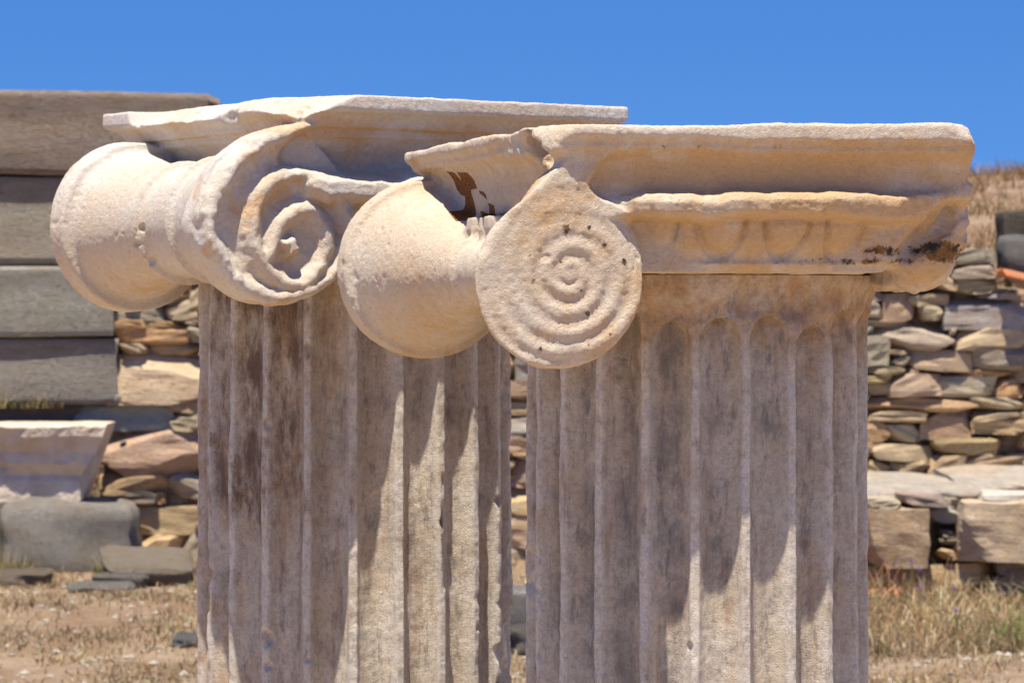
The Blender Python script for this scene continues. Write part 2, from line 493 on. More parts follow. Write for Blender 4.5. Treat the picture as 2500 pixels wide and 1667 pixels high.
PR = dict(
    hx=(-0.418, 0.42), hy=(-0.4435, 0.4435), yn=-0.40, yf=0.39, near_c=(-0.380, 1.650), far_c=(-0.3955, 1.666), rim=0.157, rim_near=0.118, waist=0.050, flare=0.80, flare_near=6.0, neck=0.09,
    rings=[(0.012, 0.010, 0.012), (-0.15, 0.008, 0.007)],
    abacus=[(-.3, 1.95), (0, 1.95), (0, 1.871), (-.006, 1.864), (-.010, 1.861), (-.012, 1.852), (-.020, 1.846), (-.030, 1.839), (-.042, 1.827), (-.3, 1.825)],
    core=[(-.3, 1.84), (-.036, 1.838), (-.042, 1.822), (-.046, 1.806), (-.046, 1.785), (-.05, 1.758), (-.10, 1.742), (-.10, 1.655), (-.3, 1.655)],
    ledge=[(-.30, 1.802), (-.36, 1.793), (-.41, 1.784), (-.430, 1.777), (-.437, 1.768), (-.434, 1.752), (-.424, 1.744), (-.39, 1.738), (-.30, 1.736)], ledge_x=(-0.30, 0.40),
    echinus=[(0, 1.75), (.398, 1.75), (.400, 1.73), (.390, 1.705), (.372, 1.684), (.367, 1.674), (.369, 1.667), (.355, 1.654), (0, 1.654)],
    egg=(1.748, 0.039, 0.068), face=-0.422, back=-0.365, far_y=0.375, seed=70)

WX = np.linspace(-0.7, 0.7, 1401)
_line = np.stack([WX, WX * 0, WX * 0], 1)
W1 = noise3(_line, 17.0, 90); W2 = noise3(_line, 45.0, 91); W3 = noise3(_line + 3.3, 9.0, 92)

def make_capital(P, which):
    x0, x1, z0, z1 = -0.6, 0.6, 1.45, 2.0
    T_ab = Table(lambda a, b: poly_sdf(a, b, P['abacus']), -.32, .12, 1.6, 2.05)
    T_core = Table(lambda a, b: poly_sdf(a, b, P['core']), -.32, .12, 1.5, 2.05)
    T_ledge = Table(lambda a, b: poly_sdf(a, b, P['ledge']), -.5, -.1, 1.6, 2.0)
    T_ech = Table(lambda a, b: poly_sdf(a, b, P['echinus']), 0, .6, 1.5, 2.0)
    out = smooth_closed(L_OUT if which == 'L' else R_OUT)
    T_vol = Table(lambda a, b: poly_sdf(a, b, out), -.62, .02, 1.42, 2.02)
    eye = L_EYE if which == 'L' else R_EYE
    if which == 'L':
        rid = smooth_open(L_RIDGE, 3)
        T_rid = Table(lambda a, b: line_dist(a, b, rid), -.62, .02, 1.42, 2.02)

    def relief(x, z):
        re = np.hypot(x - eye[0], z - eye[1])
        if which == 'L':
            d = T_rid(x, z)
            wdt = 0.0180 + 0.03 * np.clip(re - 0.05, 0, 0.12) * 0.35
            deep = 0.022 + 0.050 * sstep(-0.37, -0.31, x) * sstep(1.832, 1.852, z)
            f = deep * (1 - np.exp(-(d / wdt) ** 2)) * sstep(1.935, 1.90, z)
            return f - 0.025 * sstep(0.023, 0.010, re + 0.003 * np.sin(4 * np.arctan2(z - eye[1], x - eye[0])))
        ph = np.arctan2(z - eye[1], x - eye[0])
        turn = (re + 0.0012 * np.sin(ph * 3 + re * 40) - 0.0288) / 0.0325 + (ph / TURN + 0.25)          # crest where turn is whole
        w = 0.5 - 0.5 * np.cos(TURN * turn)
        w = w ** 1.1
        side = 0.64 + 0.34 * np.clip((x - eye[0]) * 5 - (z - eye[1]) * 9, -1, 1)
        fade = (1 + (side - 1) * sstep(0.045, 0.085, re)) * sstep(0.165, 0.135, re)
        f = (0.0050 * w) * fade * (0.84 + 0.16 * np.sin(ph + 2.6))
        return np.where(re < 0.013, 0.001, f)

    def comps(p):
        x, y, z = p[:, 0], p[:, 1], p[:, 2]
        c = {}
        q = np.maximum(np.maximum(P['hx'][0] - x, x - P['hx'][1]), np.maximum(P['hy'][0] - y, y - P['hy'][1]))
        wear = 0.0045 if which == 'R' else 0.002
        q = q + wear * (np.interp(x + y * 0.7, WX, W3) + 0.5 * np.interp(x + y * 0.7, WX, W2))
        zj = (0.0042 if which == 'R' else 0.0016) * (np.interp(x - y * 0.6, WX, W1) + 0.5 * np.interp(x - y * 0.6, WX, W2)) * sstep(1.90, 1.88, z if which == 'R' else z - 0.08)
        c['abacus'] = T_ab(q, z + zj)
        c['core'] = T_core(q, z)
        wob = np.interp(x, WX, W1); wob2 = np.interp(x, WX, W2)
        wk = 1.0 if which == 'R' else 1.8
        taper = 0.035 * sstep(-0.20, -0.31, x) if which == 'R' else 0.0
        led = smax(T_ledge(y - taper - 0.005 * wk * wob + 0.003 * wk * wob2, z + 0.004 * wk * wob2 + 0.003 * wk * wob), np.maximum(P['ledge_x'][0] - x, x - P['ledge_x'][1]), 0.01 if which == 'R' else 0.05)
        led_b = smax(T_ledge(-y, z), np.maximum(P['ledge_x'][0] - x, x - P['ledge_x'][1]), 0.01)
        c['core'] = smin(smin(c['core'], led, 0.014), led_b, 0.014)
        r = np.hypot(x, y); ang = np.arctan2(x, -y)
        zt, hw, hh = P['egg']
        rel = egg_relief(ang, 0.38, z, zt, hw, hh, P['phase'])
        c['echinus'] = T_ech(r - rel, z) * 0.9
        c['bolster'] = bolster(x, y, z, P)
        # the front volute with its carved face
        yf = P['face'] + relief(x, z)
        back = P['back']
        v2 = T_vol(x, z) + (0.42 * np.clip(y - P['face'], 0, 0.1) * sstep(-0.40, -0.47, x) if which == 'R' else 0.0)     # the disc narrows towards its back
        v = smax(smax(v2, (yf - y) * 0.8, 0.007), y - back, 0.01)
        if which == 'R':
            ln = -0.2981 + (1.7439 - z) * 0.396
            v = smax(v, (x - ln) * 0.58 - (y + 0.420) * 0.80 - 0.05 * sstep(1.735, 1.765, z), 0.005)
        c['volute'] = v
        fr = np.hypot(x - P['far_c'][0], z - P['far_c'][1]) - (P['rim'] + 0.004)
        c['volute_back'] = smax(fr, np.abs(y - P['far_y']) - 0.028, 0.009)
        if which == 'L':
            fr2 = np.hypot(x + P['near_c'][0], z - P['near_c'][1]) - P['rim']
            c['volute_right'] = smax(fr2, np.abs(y + 0.318) - 0.035, 0.009)
            c['volute_right_back'] = smax(fr2, np.abs(y - P['far_y']) - 0.028, 0.009)
            c['bolster_right'] = bolster(x, y, z, P, -1)
        else:
            # what is left of the broken right-hand volute and its bolster
            stub = ellipsoid(p, (0.290, -0.14, 1.688), (0.082, 0.27, 0.066))
            blk = np.maximum(box2(x, z, 0.13, 0.40, 1.676, 1.772), np.maximum(-0.335 - y - 0.36 * (x - 0.13), y - 0.2)) - 0.006
            gx, gz = x - 0.262, z - 1.706
            along = gx * 0.74 + gz * 0.67; across = -gx * 0.67 + gz * 0.74
            hollow = (np.sqrt((across / 0.036) ** 2 + ((y + 0.452) / 0.11) ** 2 + (along / 0.092) ** 2) - 1) * 0.036
            P['hollow'] = hollow
            c['bolster_right'] = smin(stub, blk, 0.03)
        return c

    def field(p):
        c = comps(p)
        d = smin(c['abacus'], c['core'], 0.004)
        e = smin(c['bolster'], c['volute'], 0.008)
        e = smin(e, c['volute_back'], 0.012)
        if which == 'L':
            e = np.minimum(e, smin(c['bolster_right'], np.minimum(c['volute_right'], c['volute_right_back']), 0.012))
        else:
            d = smin(smin(d, c['echinus'], 0.005), c['bolster_right'], 0.012)
            d = smax(d, -P['hollow'], 0.008)
        d = smin(d, e, 0.007 if which == 'L' else 0.018)
        d = smin(d, c['echinus'], 0.005) if which == 'L' else d
        x, y, z = p[:, 0], p[:, 1], p[:, 2]
        n1 = noise3(p, 11.0, P['seed'])
        n2 = noise3(p, 34.0, P['seed'] + 1)
        n3 = noise3(p, 85.0, P['seed'] + 2)
        rough = n1 * 0.006 + n2 * 0.0035 + n3 * 0.0016
        if which == 'L':
            d = smax(d, z - 1.9755 - n2 * 0.0012, 0.005)
            lift = 0.05 * sstep(0.25, 0.30, y) + 0.007 * noise3(p, 7.0, 3)
            d = smax(d, plane(p, (-0.319, 0, 1.965), (-0.55, 0, 0.83)) - lift + rough, 0.004)
            d = smax(d, plane(p, (-0.290, -0.382, 1.943), (-0.46, -0.24, 0.85)) + rough * 1.5, 0.004)
            d = smax(d, -ellipsoid(p, (-0.367, -0.10, 1.946), (0.045, 0.07, 0.035)) + rough * 0.6, 0.006)
            d = smax(d, plane(p, (0.382, -0.38, 1.974), (0.8, -0.3, 0.5)) + rough, 0.006)
            vol = sstep(0.03, 0.0, np.abs(y + 0.35)) * sstep(0.22, 0.16, np.hypot(x + 0.36, z - 1.757))
            d = d + vol * (0.0022 * n2 + 0.0022 * n3 + 0.0012 * n1)
            for cx, cy, cz, rr in ((-0.470, 0.075, 1.745, 0.007), (-0.468, 0.05, 1.748, 0.006), (-0.462, 0.03, 1.758, 0.010), (-0.466, 0.018, 1.735, 0.011),
                                   (-0.462, 0.035, 1.722, 0.009), (-0.462, 0.0, 1.742, 0.009), (-0.440, 0.005, 1.682, 0.012)):
                d = smax(d, rr - np.linalg.norm((p - np.array((cx, cy, cz))) * np.array((0.8, 1, 1)), axis=1) + n3 * 0.003, 0.002)
            # dents along the spiral ridge and the bolster's belt
            d = smax(d, -ellipsoid(p, (-0.457, 0.03, 1.713), (0.020, 0.030, 0.013)) + rough * 0.7, 0.005)
            d = smax(d, -ellipsoid(p, (-0.530, -0.357, 1.735), (0.016, 0.05, 0.03)) + rough * 0.7, 0.01)
        else:
            top = 1.8935 + 0.024 * x
            d = smax(d, (z - top) - n1 * 0.003 - n2 * 0.0015, 0.009)
            d = smax(d, plane(p, (-0.394, -0.425, 1.874), (-0.72, -0.55, 0.42)) + rough * 1.3, 0.012)
            d = smax(d, -ellipsoid(p, (-0.428, -0.22, 1.860), (0.030, 0.09, 0.034)) + rough, 0.010)
            d = smax(d, -ellipsoid(p, (-0.392, -0.355, 1.851), (0.040, 0.04, 0.036)) + rough, 0.010)
            d = d + rough * 1.7 * sstep(0.20, 0.30, x) * sstep(1.80, 1.76, z)
            d = smax(d, -ellipsoid(p, (0.222, -0.26, 1.640), (0.030, 0.16, 0.030)) + rough, 0.006)
            wave = 0.012 * np.sin((z - 1.70) * 24.0)
            brk = x - 0.347 - wave + rough * 2.6
            d = smax(d, brk, 0.012)
            d = smax(d, plane(p, (0.330, -0.41, 1.880), (0.7, -0.42, 0.6)) + rough * 2.0, 0.012)
            d = smax(d, plane(p, (0.352, -0.36, 1.69), (0.62, -0.35, -0.70)) + rough, 0.012)
            d = smax(d, plane(p, (0.20, -0.456, 1.858), (0.16, -0.9, -0.35)) + rough, 0.01)   # flaked lower edge at the right
            d = d + 0.0006 * n2
        # worn arrises
        return (d - 0.0012 + 0.0005 * n3 * sstep(-0.1, 0.5, n1)).astype(np.float32)

    yy = 0.415 if which == 'L' else 0.475
    lo = (-0.58, -yy, 1.46); hi = (0.56 if which == 'L' else 0.42, yy, 2.0)
    v, q = carve(field, lo, hi, 0.0030)
    nn = vert_normals(v, q)
    amp = 1.0 if which == 'R' else 0.75
    disp = amp * (0.0006 * noise3(v, 22.0, 5) + 0.0005 * noise3(v, 150.0, 6) + 0.0006 * noise3(v, 280.0, 8) - 0.0022 * sstep(0.72, 0.95, noise3(v, 38.0, 9)) - 0.0022 * sstep(0.72, 0.95, noise3(v, 80.0, 12)))
    v = v + nn * disp[:, None]
    nn = vert_normals(v, q)
    return v, q, nn, comps

def capital_objects(P, which, parent, mat):
    v, q, nn, comps = make_capital(P, which)
    c = comps(v)
    x, y, z = v.T
    names = [k for k in c]
    arr = np.stack([c[k] for k in names], 1)
    arr[:, names.index('core')] += 0.0015
    lab = arr.argmin(1)
    # surface colour masks: patina with warm bounce light painted in, grey weathering, lichen growths
    f1 = noise3(v, 6.0, 21); f2 = noise3(v, 17.0, 22); f3 = noise3(v, 40.0, 23)
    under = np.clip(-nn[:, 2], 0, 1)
    grey = 0.12 + 0.18 * f1
    ld = np.zeros(len(v)); lo = np.zeros(len(v))
    def blob(cx, cy, cz, rx, ry, rz, s):
        return s * np.exp(-(((x - cx) / rx) ** 2 + ((y - cy) / ry) ** 2 + ((z - cz) / rz) ** 2))
    if which == 'R':
        warm = 0.36 + 0.20 * f1 + 0.12 * f2 + 0.25 * under  # under term: golden patina plus ground bounce painted on downward faces
        warm = warm + 0.34 * sstep(-0.33, -0.39, y) * sstep(-0.28, -0.20, x) * sstep(1.88, 1.86, z)  # sheltered patina plus bounce warmth painted on the shaded front
        # dark crust along the lower edge of the echinus, thickest towards the right
        edge = np.exp(-((z - 1.672) / 0.013) ** 2) * sstep(-0.05, 0.12, x) * (y < -0.1)
        edge = edge * sstep(0.36, 0.24, x)
        ld = np.maximum(ld, 0.88 * edge)
        ld = np.maximum(ld, blob(0.195, -0.36, 1.689, 0.055, 0.15, 0.015, 1.15))
        ld = np.maximum(ld, blob(0.300, -0.38, 1.688, 0.060, 0.15, 0.024, 1.5))
        ld = np.maximum(ld, blob(-0.21, -0.39, 1.672, 0.05, 0.1, 0.014, 0.75))
        ld = np.maximum(ld, blob(-0.237, -0.39, 1.725, 0.02, 0.06, 0.03, 0.6))
        ld = np.maximum(ld, blob(-0.40, 0.33, 1.845, 0.05, 0.14, 0.016, 0.78))
        ld = np.maximum(ld, blob(-0.42, 0.35, 1.875, 0.03, 0.10, 0.014, 0.66))
        ld = np.maximum(ld, blob(-0.37, 0.28, 1.80, 0.05, 0.10, 0.03, 0.55))
        for ex, ez, er in ((-0.3719, 1.721, .011), (-0.333, 1.7234, .007), (-0.4336, 1.6787, .006), (-0.4259, 1.6369, .008), (-0.3807, 1.6685, .006), (-0.3063, 1.6962, .008),
                           (-0.2739, 1.6689, .010), (-0.2985, 1.652, .006), (-0.3453, 1.6224, .007), (-0.3353, 1.5877, .010), (-0.3497, 1.5803, .006), (-0.3197, 1.595, .005),
                           (-0.2985, 1.5528, .005), (-0.333, 1.5372, .005), (-0.416, 1.5301, .006)):
            ld = np.maximum(ld, blob(ex, -0.42, ez, er, 0.05, er, 1.2))
        for ex in (-0.15, -0.02, 0.03, -0.21):
            ld = np.maximum(ld, blob(ex, -0.435, 1.855, 0.016, 0.05, 0.006, 0.85))
        p1 = [(0.2638, 1.8419), (0.2027, 1.8377), (0.2027, 1.8225), (0.1837, 1.8369), (0.1212, 1.8343), (0.0966, 1.8035), (0.1523, 1.8038), (0.1336, 1.7848),
             (0.1274, 1.763), (0.115, 1.7493), (0.1586, 1.7438), (0.1837, 1.7595), (0.19, 1.7934), (0.2219, 1.7979), (0.2476, 1.8089), (0.2541, 1.8279)]
        p2 = [(0.0966, 1.8051), (0.042, 1.7933), (0.036, 1.7783), (0.0002, 1.7723), (-0.0086, 1.7623), (0.048, 1.7393), (0.0722, 1.7383), (0.0935, 1.7636),
             (0.0722, 1.7647), (0.042, 1.7572), (0.03, 1.7683), (0.042, 1.7835), (0.0783, 1.7946)]
        near = (x < -0.33) & (x > -0.405) & (z > 1.712)
        sd = np.minimum(poly_sdf(y, z, p1), poly_sdf(y, z, p2))
        lo = np.where(near, np.clip(0.5 - sd * 110, 0, 1), 0)
    else:
        warm = 0.22 + 0.25 * f1 + 0.12 * f2 + 0.32 * under  # downward faces warmed for patina and for painted bounce light
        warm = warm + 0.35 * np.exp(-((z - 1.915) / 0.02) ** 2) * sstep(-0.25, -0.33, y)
        curv = np.abs(arr).min(1)
        warm = warm + 0.25 * sstep(0.0, 0.5, f3) * (lab == names.index('volute'))
        grey = grey + 0.10
        ld = np.maximum(ld, blob(-0.33, 0.10, 1.64, 0.06, 0.10, 0.02, 0.65))
    for k_ in ('yf', 'yn'):
        warm = warm + 0.30 * np.exp(-((y - P[k_]) / 0.035) ** 2) * sstep(-0.3, 0.5, f2)
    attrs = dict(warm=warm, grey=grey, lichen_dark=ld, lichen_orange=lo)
    fl = lab[q[:, 0]]
    part_name = dict(abacus='abacus', core='capital', echinus='echinus', bolster='bolster', volute='volute', volute_back='volute',
                     volute_right='volute', volute_right_back='volute', bolster_right='bolster')
    objs = {}
    order = ['core'] + [k for k in names if k != 'core']
    for k in order:
        sel = q[fl == names.index(k)]
        if len(sel) < 20:
            continue
        used, inv = np.unique(sel, return_inverse=True)
        me = mesh_np(part_name[k], v[used], inv.reshape(sel.shape))
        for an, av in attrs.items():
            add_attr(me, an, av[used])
        me.normals_split_custom_set_from_vertices(nn[used].tolist())
        me.materials.append(mat)
        o = bpy.data.objects.new(part_name[k], me)
        link(o, parent if k == 'core' else objs['core'])
        objs[k] = o
    return objs

# ------------------------------------------------------------------ fluted shafts
def make_shaft(which, parent, mat, ztop, R0, R1, phase, flute_top, chips, patches):
    per = 34
    nphi = FLUTES * per
    zs = np.concatenate([np.linspace(-0.05, 0.88, 24), np.arange(0.893, ztop - 0.0001, 0.0034), [ztop]])
    phi = np.arange(nphi) / nphi * TURN
    PH, ZZ = np.meshgrid(phi, zs, indexing='xy')
    PH, ZZ = PH.ravel(), ZZ.ravel()
    R = R1 + (R0 - R1) * np.clip(ZZ / ztop, 0, 1)
    if flute_top:
        R = R + 0.016 * sstep(ztop - 0.075, ztop - 0.005, ZZ) ** 1.5
    dirs = np.stack([np.sin(PH), -np.cos(PH), np.zeros_like(PH)], 1)
    p = dirs * 0.30; p[:, 2] = ZZ
    a = (PH - phase) / TURN * FLUTES
    idx = np.round(a - 0.5)
    u = (a - 0.5 - idx) * 2            # -1..1 across a flute, fillets at the ends
    half = 0.82 + 0.05 * noise3(np.stack([np.mod(idx, FLUTES) * 3.1, PH * 0, ZZ * 6], 1), 1.0, 31)
    if flute_top:
        zt = ztop - 0.068 + 0.012 * np.sin(idx * 2.3) + 0.010 * np.sin(idx * 5.1)
        hwm = TURN / FLUTES * R * 0.5 * 0.82
        rise = np.clip((ZZ - (zt - hwm)) / hwm, 0, 1)
        half = half * np.sqrt(np.clip(1 - rise ** 2, 0, 1))
    e = np.clip(1 - (u / np.maximum(half, 1e-3)) ** 2, 0, 1)
    depth = 0.033 * np.sqrt(e) * np.where(half > 0.02, 1, 0)
    r = R - depth
    # broken fillets
    q = np.stack([np.cos(PH) * 2.0, np.sin(PH) * 2.0, ZZ * 2.2], 1)
    nch = noise3(q, 4.2, 33) + 0.5 * noise3(q, 9.5, 34) + 0.28 * noise3(p, 60.0, 35)
    am = chips(PH, ZZ)
    cut = 0.024 * sstep(0.72 - am, 1.15 - am, nch) * (0.75 + 0.5 * noise3(p, 28.0, 37))
    edge = 0.0032 * sstep(-0.2, 0.8, noise3(p, 36.0, 36)) * (0.5 + am)
    r = smin(r, R - cut - edge, 0.002)
    r = r + 0.0011 * noise3(p, 45.0, 38) + 0.0007 * noise3(p, 120.0, 39) + 0.0018 * noise3(p, 12.0, 41)
    if flute_top:      # battered collar under the capital
        col = sstep(ztop - 0.085, ztop - 0.06, ZZ)
        r = r + col * (0.010 * noise3(p, 14.0, 42) + 0.006 * noise3(p, 30.0, 43) - 0.014 * sstep(0.35, 0.7, noise3(p, 9.0, 44)))
    v = dirs * r[:, None]; v[:, 2] = ZZ
    nz = len(zs)
    i = np.arange(nz - 1)[:, None] * nphi; j = np.arange(nphi)[None]; j2 = (j + 1) % nphi
    q4 = np.stack([i + j, i + j2, i + nphi + j2, i + nphi + j], -1).reshape(-1, 4)
    top = len(v)
    v = np.vstack([v, [[0, 0, ztop]]])
    cap = np.stack([(nz - 1) * nphi + j[0], (nz - 1) * nphi + j2[0], np.full(nphi, top), np.full(nphi, top)], -1)
    me = mesh_np("shaft", v, q4)
    # attributes
    f1 = noise3(p, 5.0, 51); f2 = noise3(p, 14.0, 52)
    warm, grey, brown, ld = patches(PH, ZZ, f1, f2, e)
    z0 = np.zeros(1)
    for nme, val in (("warm", warm), ("grey", grey), ("brown", brown), ("lichen_dark", ld), ("lichen_orange", np.zeros_like(warm)), ("fillet", np.clip(1 - 2.2 * e, 0, 1) * (np.ones_like(warm) if not flute_top else sstep(ztop - 0.10, ztop - 0.16, ZZ)))):
        add_attr(me, nme, np.concatenate([val, z0]))
    me.materials.append(mat)
    return link(bpy.data.objects.new("shaft", me), parent)

marble_far = marble_material("marble_white", (0.685, 0.625, 0.55), (0.66, 0.545, 0.42), (0.63, 0.41, 0.225), (0.46, 0.45, 0.45), False)
marble_near = marble_material("marble_cream", (0.68, 0.59, 0.475), (0.65, 0.515, 0.375), (0.61, 0.405, 0.215), (0.46, 0.43, 0.40), False)
marble_shaft = marble_material("marble_shaft", (0.67, 0.595, 0.49), (0.59, 0.485, 0.36), (0.49, 0.30, 0.15), (0.27, 0.245, 0.21), True)

TH_L, TH_R = math.radians(34.0), math.radians(16.2)
FAR_SIZE = 1.065            # the farther column is a little larger
POS_L, POS_R = (-0.3248, 6.326, -0.104), (0.326, 5.40, 0.0)
PR['phase'] = -TH_R - math.atan2(POS_R[0], POS_R[1]) + math.radians(5.7)
PL['phase'] = 0.0

column_far = tag(empty("marble_column", POS_L, TH_L), "fluted marble column farther back with deeply carved spiral volute on its white capital", "column",
                 "weathered marble columns", "thing")
column_far.scale = (FAR_SIZE,) * 3
capital_objects(PL, 'L', column_far, marble_far)
column_near = tag(empty("marble_column", POS_R, TH_R), "nearer fluted marble column with cream capital, worn flat volute and orange lichen", "column",
                  "weathered marble columns", "thing")
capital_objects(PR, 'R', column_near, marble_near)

def view_angle(PH, pos, th):
    """angle round the shaft away from the side that faces the open ground"""
    a = PH + th + math.atan2(pos[0], pos[1])
    return (a + math.pi) % TURN - math.pi

def chips_far(PH, ZZ):
    a = view_angle(PH, POS_L, TH_L)
    return 0.17 + 0.40 * sstep(0.6, 1.0, a) + 0.10 * sstep(-0.2, -0.45, a) * sstep(-1.2, -0.8, a) * sstep(1.45, 1.2, ZZ)

def chips_near(PH, ZZ):
    a = view_angle(PH, POS_R, TH_R)
    return -0.04 + 0.12 * sstep(-0.3, -0.7, a)

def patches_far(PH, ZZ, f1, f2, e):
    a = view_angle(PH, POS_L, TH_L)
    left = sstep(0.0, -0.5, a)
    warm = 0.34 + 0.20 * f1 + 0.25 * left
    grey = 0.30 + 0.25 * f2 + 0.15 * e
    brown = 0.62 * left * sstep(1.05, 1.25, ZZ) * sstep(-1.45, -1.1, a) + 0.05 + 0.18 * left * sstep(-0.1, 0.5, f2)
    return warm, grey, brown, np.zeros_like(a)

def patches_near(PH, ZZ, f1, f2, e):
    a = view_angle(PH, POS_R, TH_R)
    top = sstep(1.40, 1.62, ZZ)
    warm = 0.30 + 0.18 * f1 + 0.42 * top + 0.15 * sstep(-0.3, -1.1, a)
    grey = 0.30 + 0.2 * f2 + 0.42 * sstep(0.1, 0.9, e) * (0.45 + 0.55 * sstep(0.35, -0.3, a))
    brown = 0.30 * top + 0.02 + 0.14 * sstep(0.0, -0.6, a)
    return warm, grey, brown, np.zeros_like(a)

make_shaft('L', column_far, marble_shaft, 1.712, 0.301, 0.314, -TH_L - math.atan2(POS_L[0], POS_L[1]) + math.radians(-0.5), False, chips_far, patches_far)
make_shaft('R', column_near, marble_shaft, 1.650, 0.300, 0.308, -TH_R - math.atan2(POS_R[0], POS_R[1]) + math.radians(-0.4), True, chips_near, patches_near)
# ------------------------------------------------------------------ ground, terrace and hill
WALL_Y = 18.75
def ground_z(x, y):
    p = np.stack([x, y, np.zeros_like(x)], 1)
    g = 0.035 * noise3(p, 0.55, 60) + 0.018 * noise3(p, 1.7, 61) + 0.008 * noise3(p, 5.0, 62)
    g = g * np.clip(40.0 / (np.abs(y) + 20), 0, 1)
    g = g + 0.05 * sstep(14.0, 18.5, y) - 0.02
    hill = 1.86 + (0.86 + 0.18 * noise3(p, 0.16, 63)) * sstep(19.2, 28.5, y) - 0.9 * sstep(30, 90, y)
    hill = hill + 0.10 * noise3(p, 0.8, 64) * sstep(19.5, 22, y)
    up = sstep(WALL_Y + 0.42, WALL_Y + 0.62, y)
    return g * (1 - up) + hill * up

def axis(parts):
    return np.unique(np.concatenate([np.linspace(a, b, n) for a, b, n in parts]))
gx = axis([(-3000, -300, 8), (-300, -20, 12), (-20, -6, 22), (-6, 6, 130), (6, 20, 22), (20, 300, 12), (300, 3000, 8)])
gy = axis([(-2000, -60, 10), (-60, 0, 16), (0, 11, 30), (11, 19.0, 90), (19.0, 19.6, 12), (19.6, 30, 56), (30, 100, 24), (100, 4000, 16)])
GX, GY = np.meshgrid(gx, gy, indexing='xy')
gv = np.stack([GX.ravel(), GY.ravel(), ground_z(GX.ravel(), GY.ravel())], 1)
nx_ = len(gx)
ii = np.arange(len(gy) - 1)[:, None] * nx_; jj = np.arange(nx_ - 1)[None]
gq = np.stack([ii + jj, ii + jj + 1, ii + nx_ + jj + 1, ii + nx_ + jj], -1).reshape(-1, 4)
t = NT("dry_earth", 0.95)
gcol = t.mix(t.ramp(t.noise(1.6, 6, 0.6), 0.35, 0.65), (0.29, 0.18, 0.105), (0.42, 0.305, 0.20))
gcol = t.mix(t.ramp(t.noise(9.0, 5, 0.7), 0.45, 0.7, 0, 0.6), gcol, (0.23, 0.15, 0.09))
gcol = t.mix(t.ramp(t.noise(26.0, 4, 0.7), 0.55, 0.7, 0, 0.5), gcol, (0.48, 0.40, 0.32))
gn = t.bump(t.noise(14.0, 6, 0.7), 0.06, 0.8)
earth = t.done(gcol, t.bump(t.noise(60.0, 4, 0.7), 0.015, 0.8, gn))
gm = mesh_np("ground", gv, gq)
gm.materials.append(earth)
tag(link(bpy.data.objects.new("ground", gm)), kind="structure")

# pale dusty sheet, out of view, added to bounce warm light under the capitals
px_, py_ = np.meshgrid(np.linspace(-7, 7, 57), np.linspace(-8, 11.2, 65), indexing='xy')
pz_ = ground_z(px_.ravel(), py_.ravel()) + 0.02
pv = np.stack([px_.ravel(), py_.ravel() + 0.3 * np.sin(px_.ravel() * 1.3) * (py_.ravel() > 11), pz_], 1)
ii = np.arange(64)[:, None] * 57; jj = np.arange(56)[None]
pm = mesh_np("bounce_sheet", pv, np.stack([ii + jj, ii + jj + 1, ii + 57 + jj + 1, ii + 57 + jj], -1).reshape(-1, 4))
t = NT("pale_bounce", 0.95)
pm.materials.append(t.done(t.mix(t.ramp(t.noise(3.0, 6), 0.35, 0.65), (0.50, 0.38, 0.265), (0.44, 0.33, 0.225)), t.bump(t.noise(30.0, 5), 0.03, 0.7)))
tag(link(bpy.data.objects.new("bounce_sheet", pm)), kind="structure")

# ------------------------------------------------------------------ stones
def rough_block(name, cuts, seed, jitter, taper=0.0, roundness=0.35, planes=0, smooth=True):
    """a unit block (-.5...5) split into a small grid, corners worn, faces uneven"""
    bm = bmesh.new()
    bmesh.ops.create_cube(bm, size=1.0)
    bmesh.ops.subdivide_edges(bm, edges=bm.edges[:], cuts=cuts, use_grid_fill=True)
    r = random.Random(seed)
    co = np.array([v.co[:] for v in bm.verts])
    n = co / np.linalg.norm(co, axis=1, keepdims=True)
    sup = (np.abs(co) ** 6).sum(1) ** (1 / 6.0) / 0.5
    rounded = co / np.maximum(1, (np.abs(co * 2) ** 5).sum(1) ** (1 / 5.0))[:, None] * 1.0
    co = co * (1 - roundness) + rounded * roundness
    off = nrng.uniform(-1, 1, 3) * 30 + seed
    co = co + n * (jitter * (noise3(co + off, 2.3, 80) + 0.55 * noise3(co + off, 5.1, 81)))[:, None]
    for _ in range(planes):
        pn = np.array([r.gauss(0, 1), r.gauss(0, 1), r.gauss(0, 1) * 0.6]); pn /= np.linalg.norm(pn)
        pd = r.uniform(0.44, 0.62)
        co = co - pn * np.maximum(0, co @ pn - pd)[:, None]
    sk = r.uniform(-1, 1) * taper
    co[:, 2] += co[:, 0] * sk
    co[:, 0] += co[:, 2] * r.uniform(-1, 1) * taper
    for v, c in zip(bm.verts, co):
        v.co = c
    me = bpy.data.meshes.new(name)
    bm.to_mesh(me); bm.free()
    me.polygons.foreach_set("use_smooth", np.full(len(me.polygons), smooth, dtype=bool))
    return me

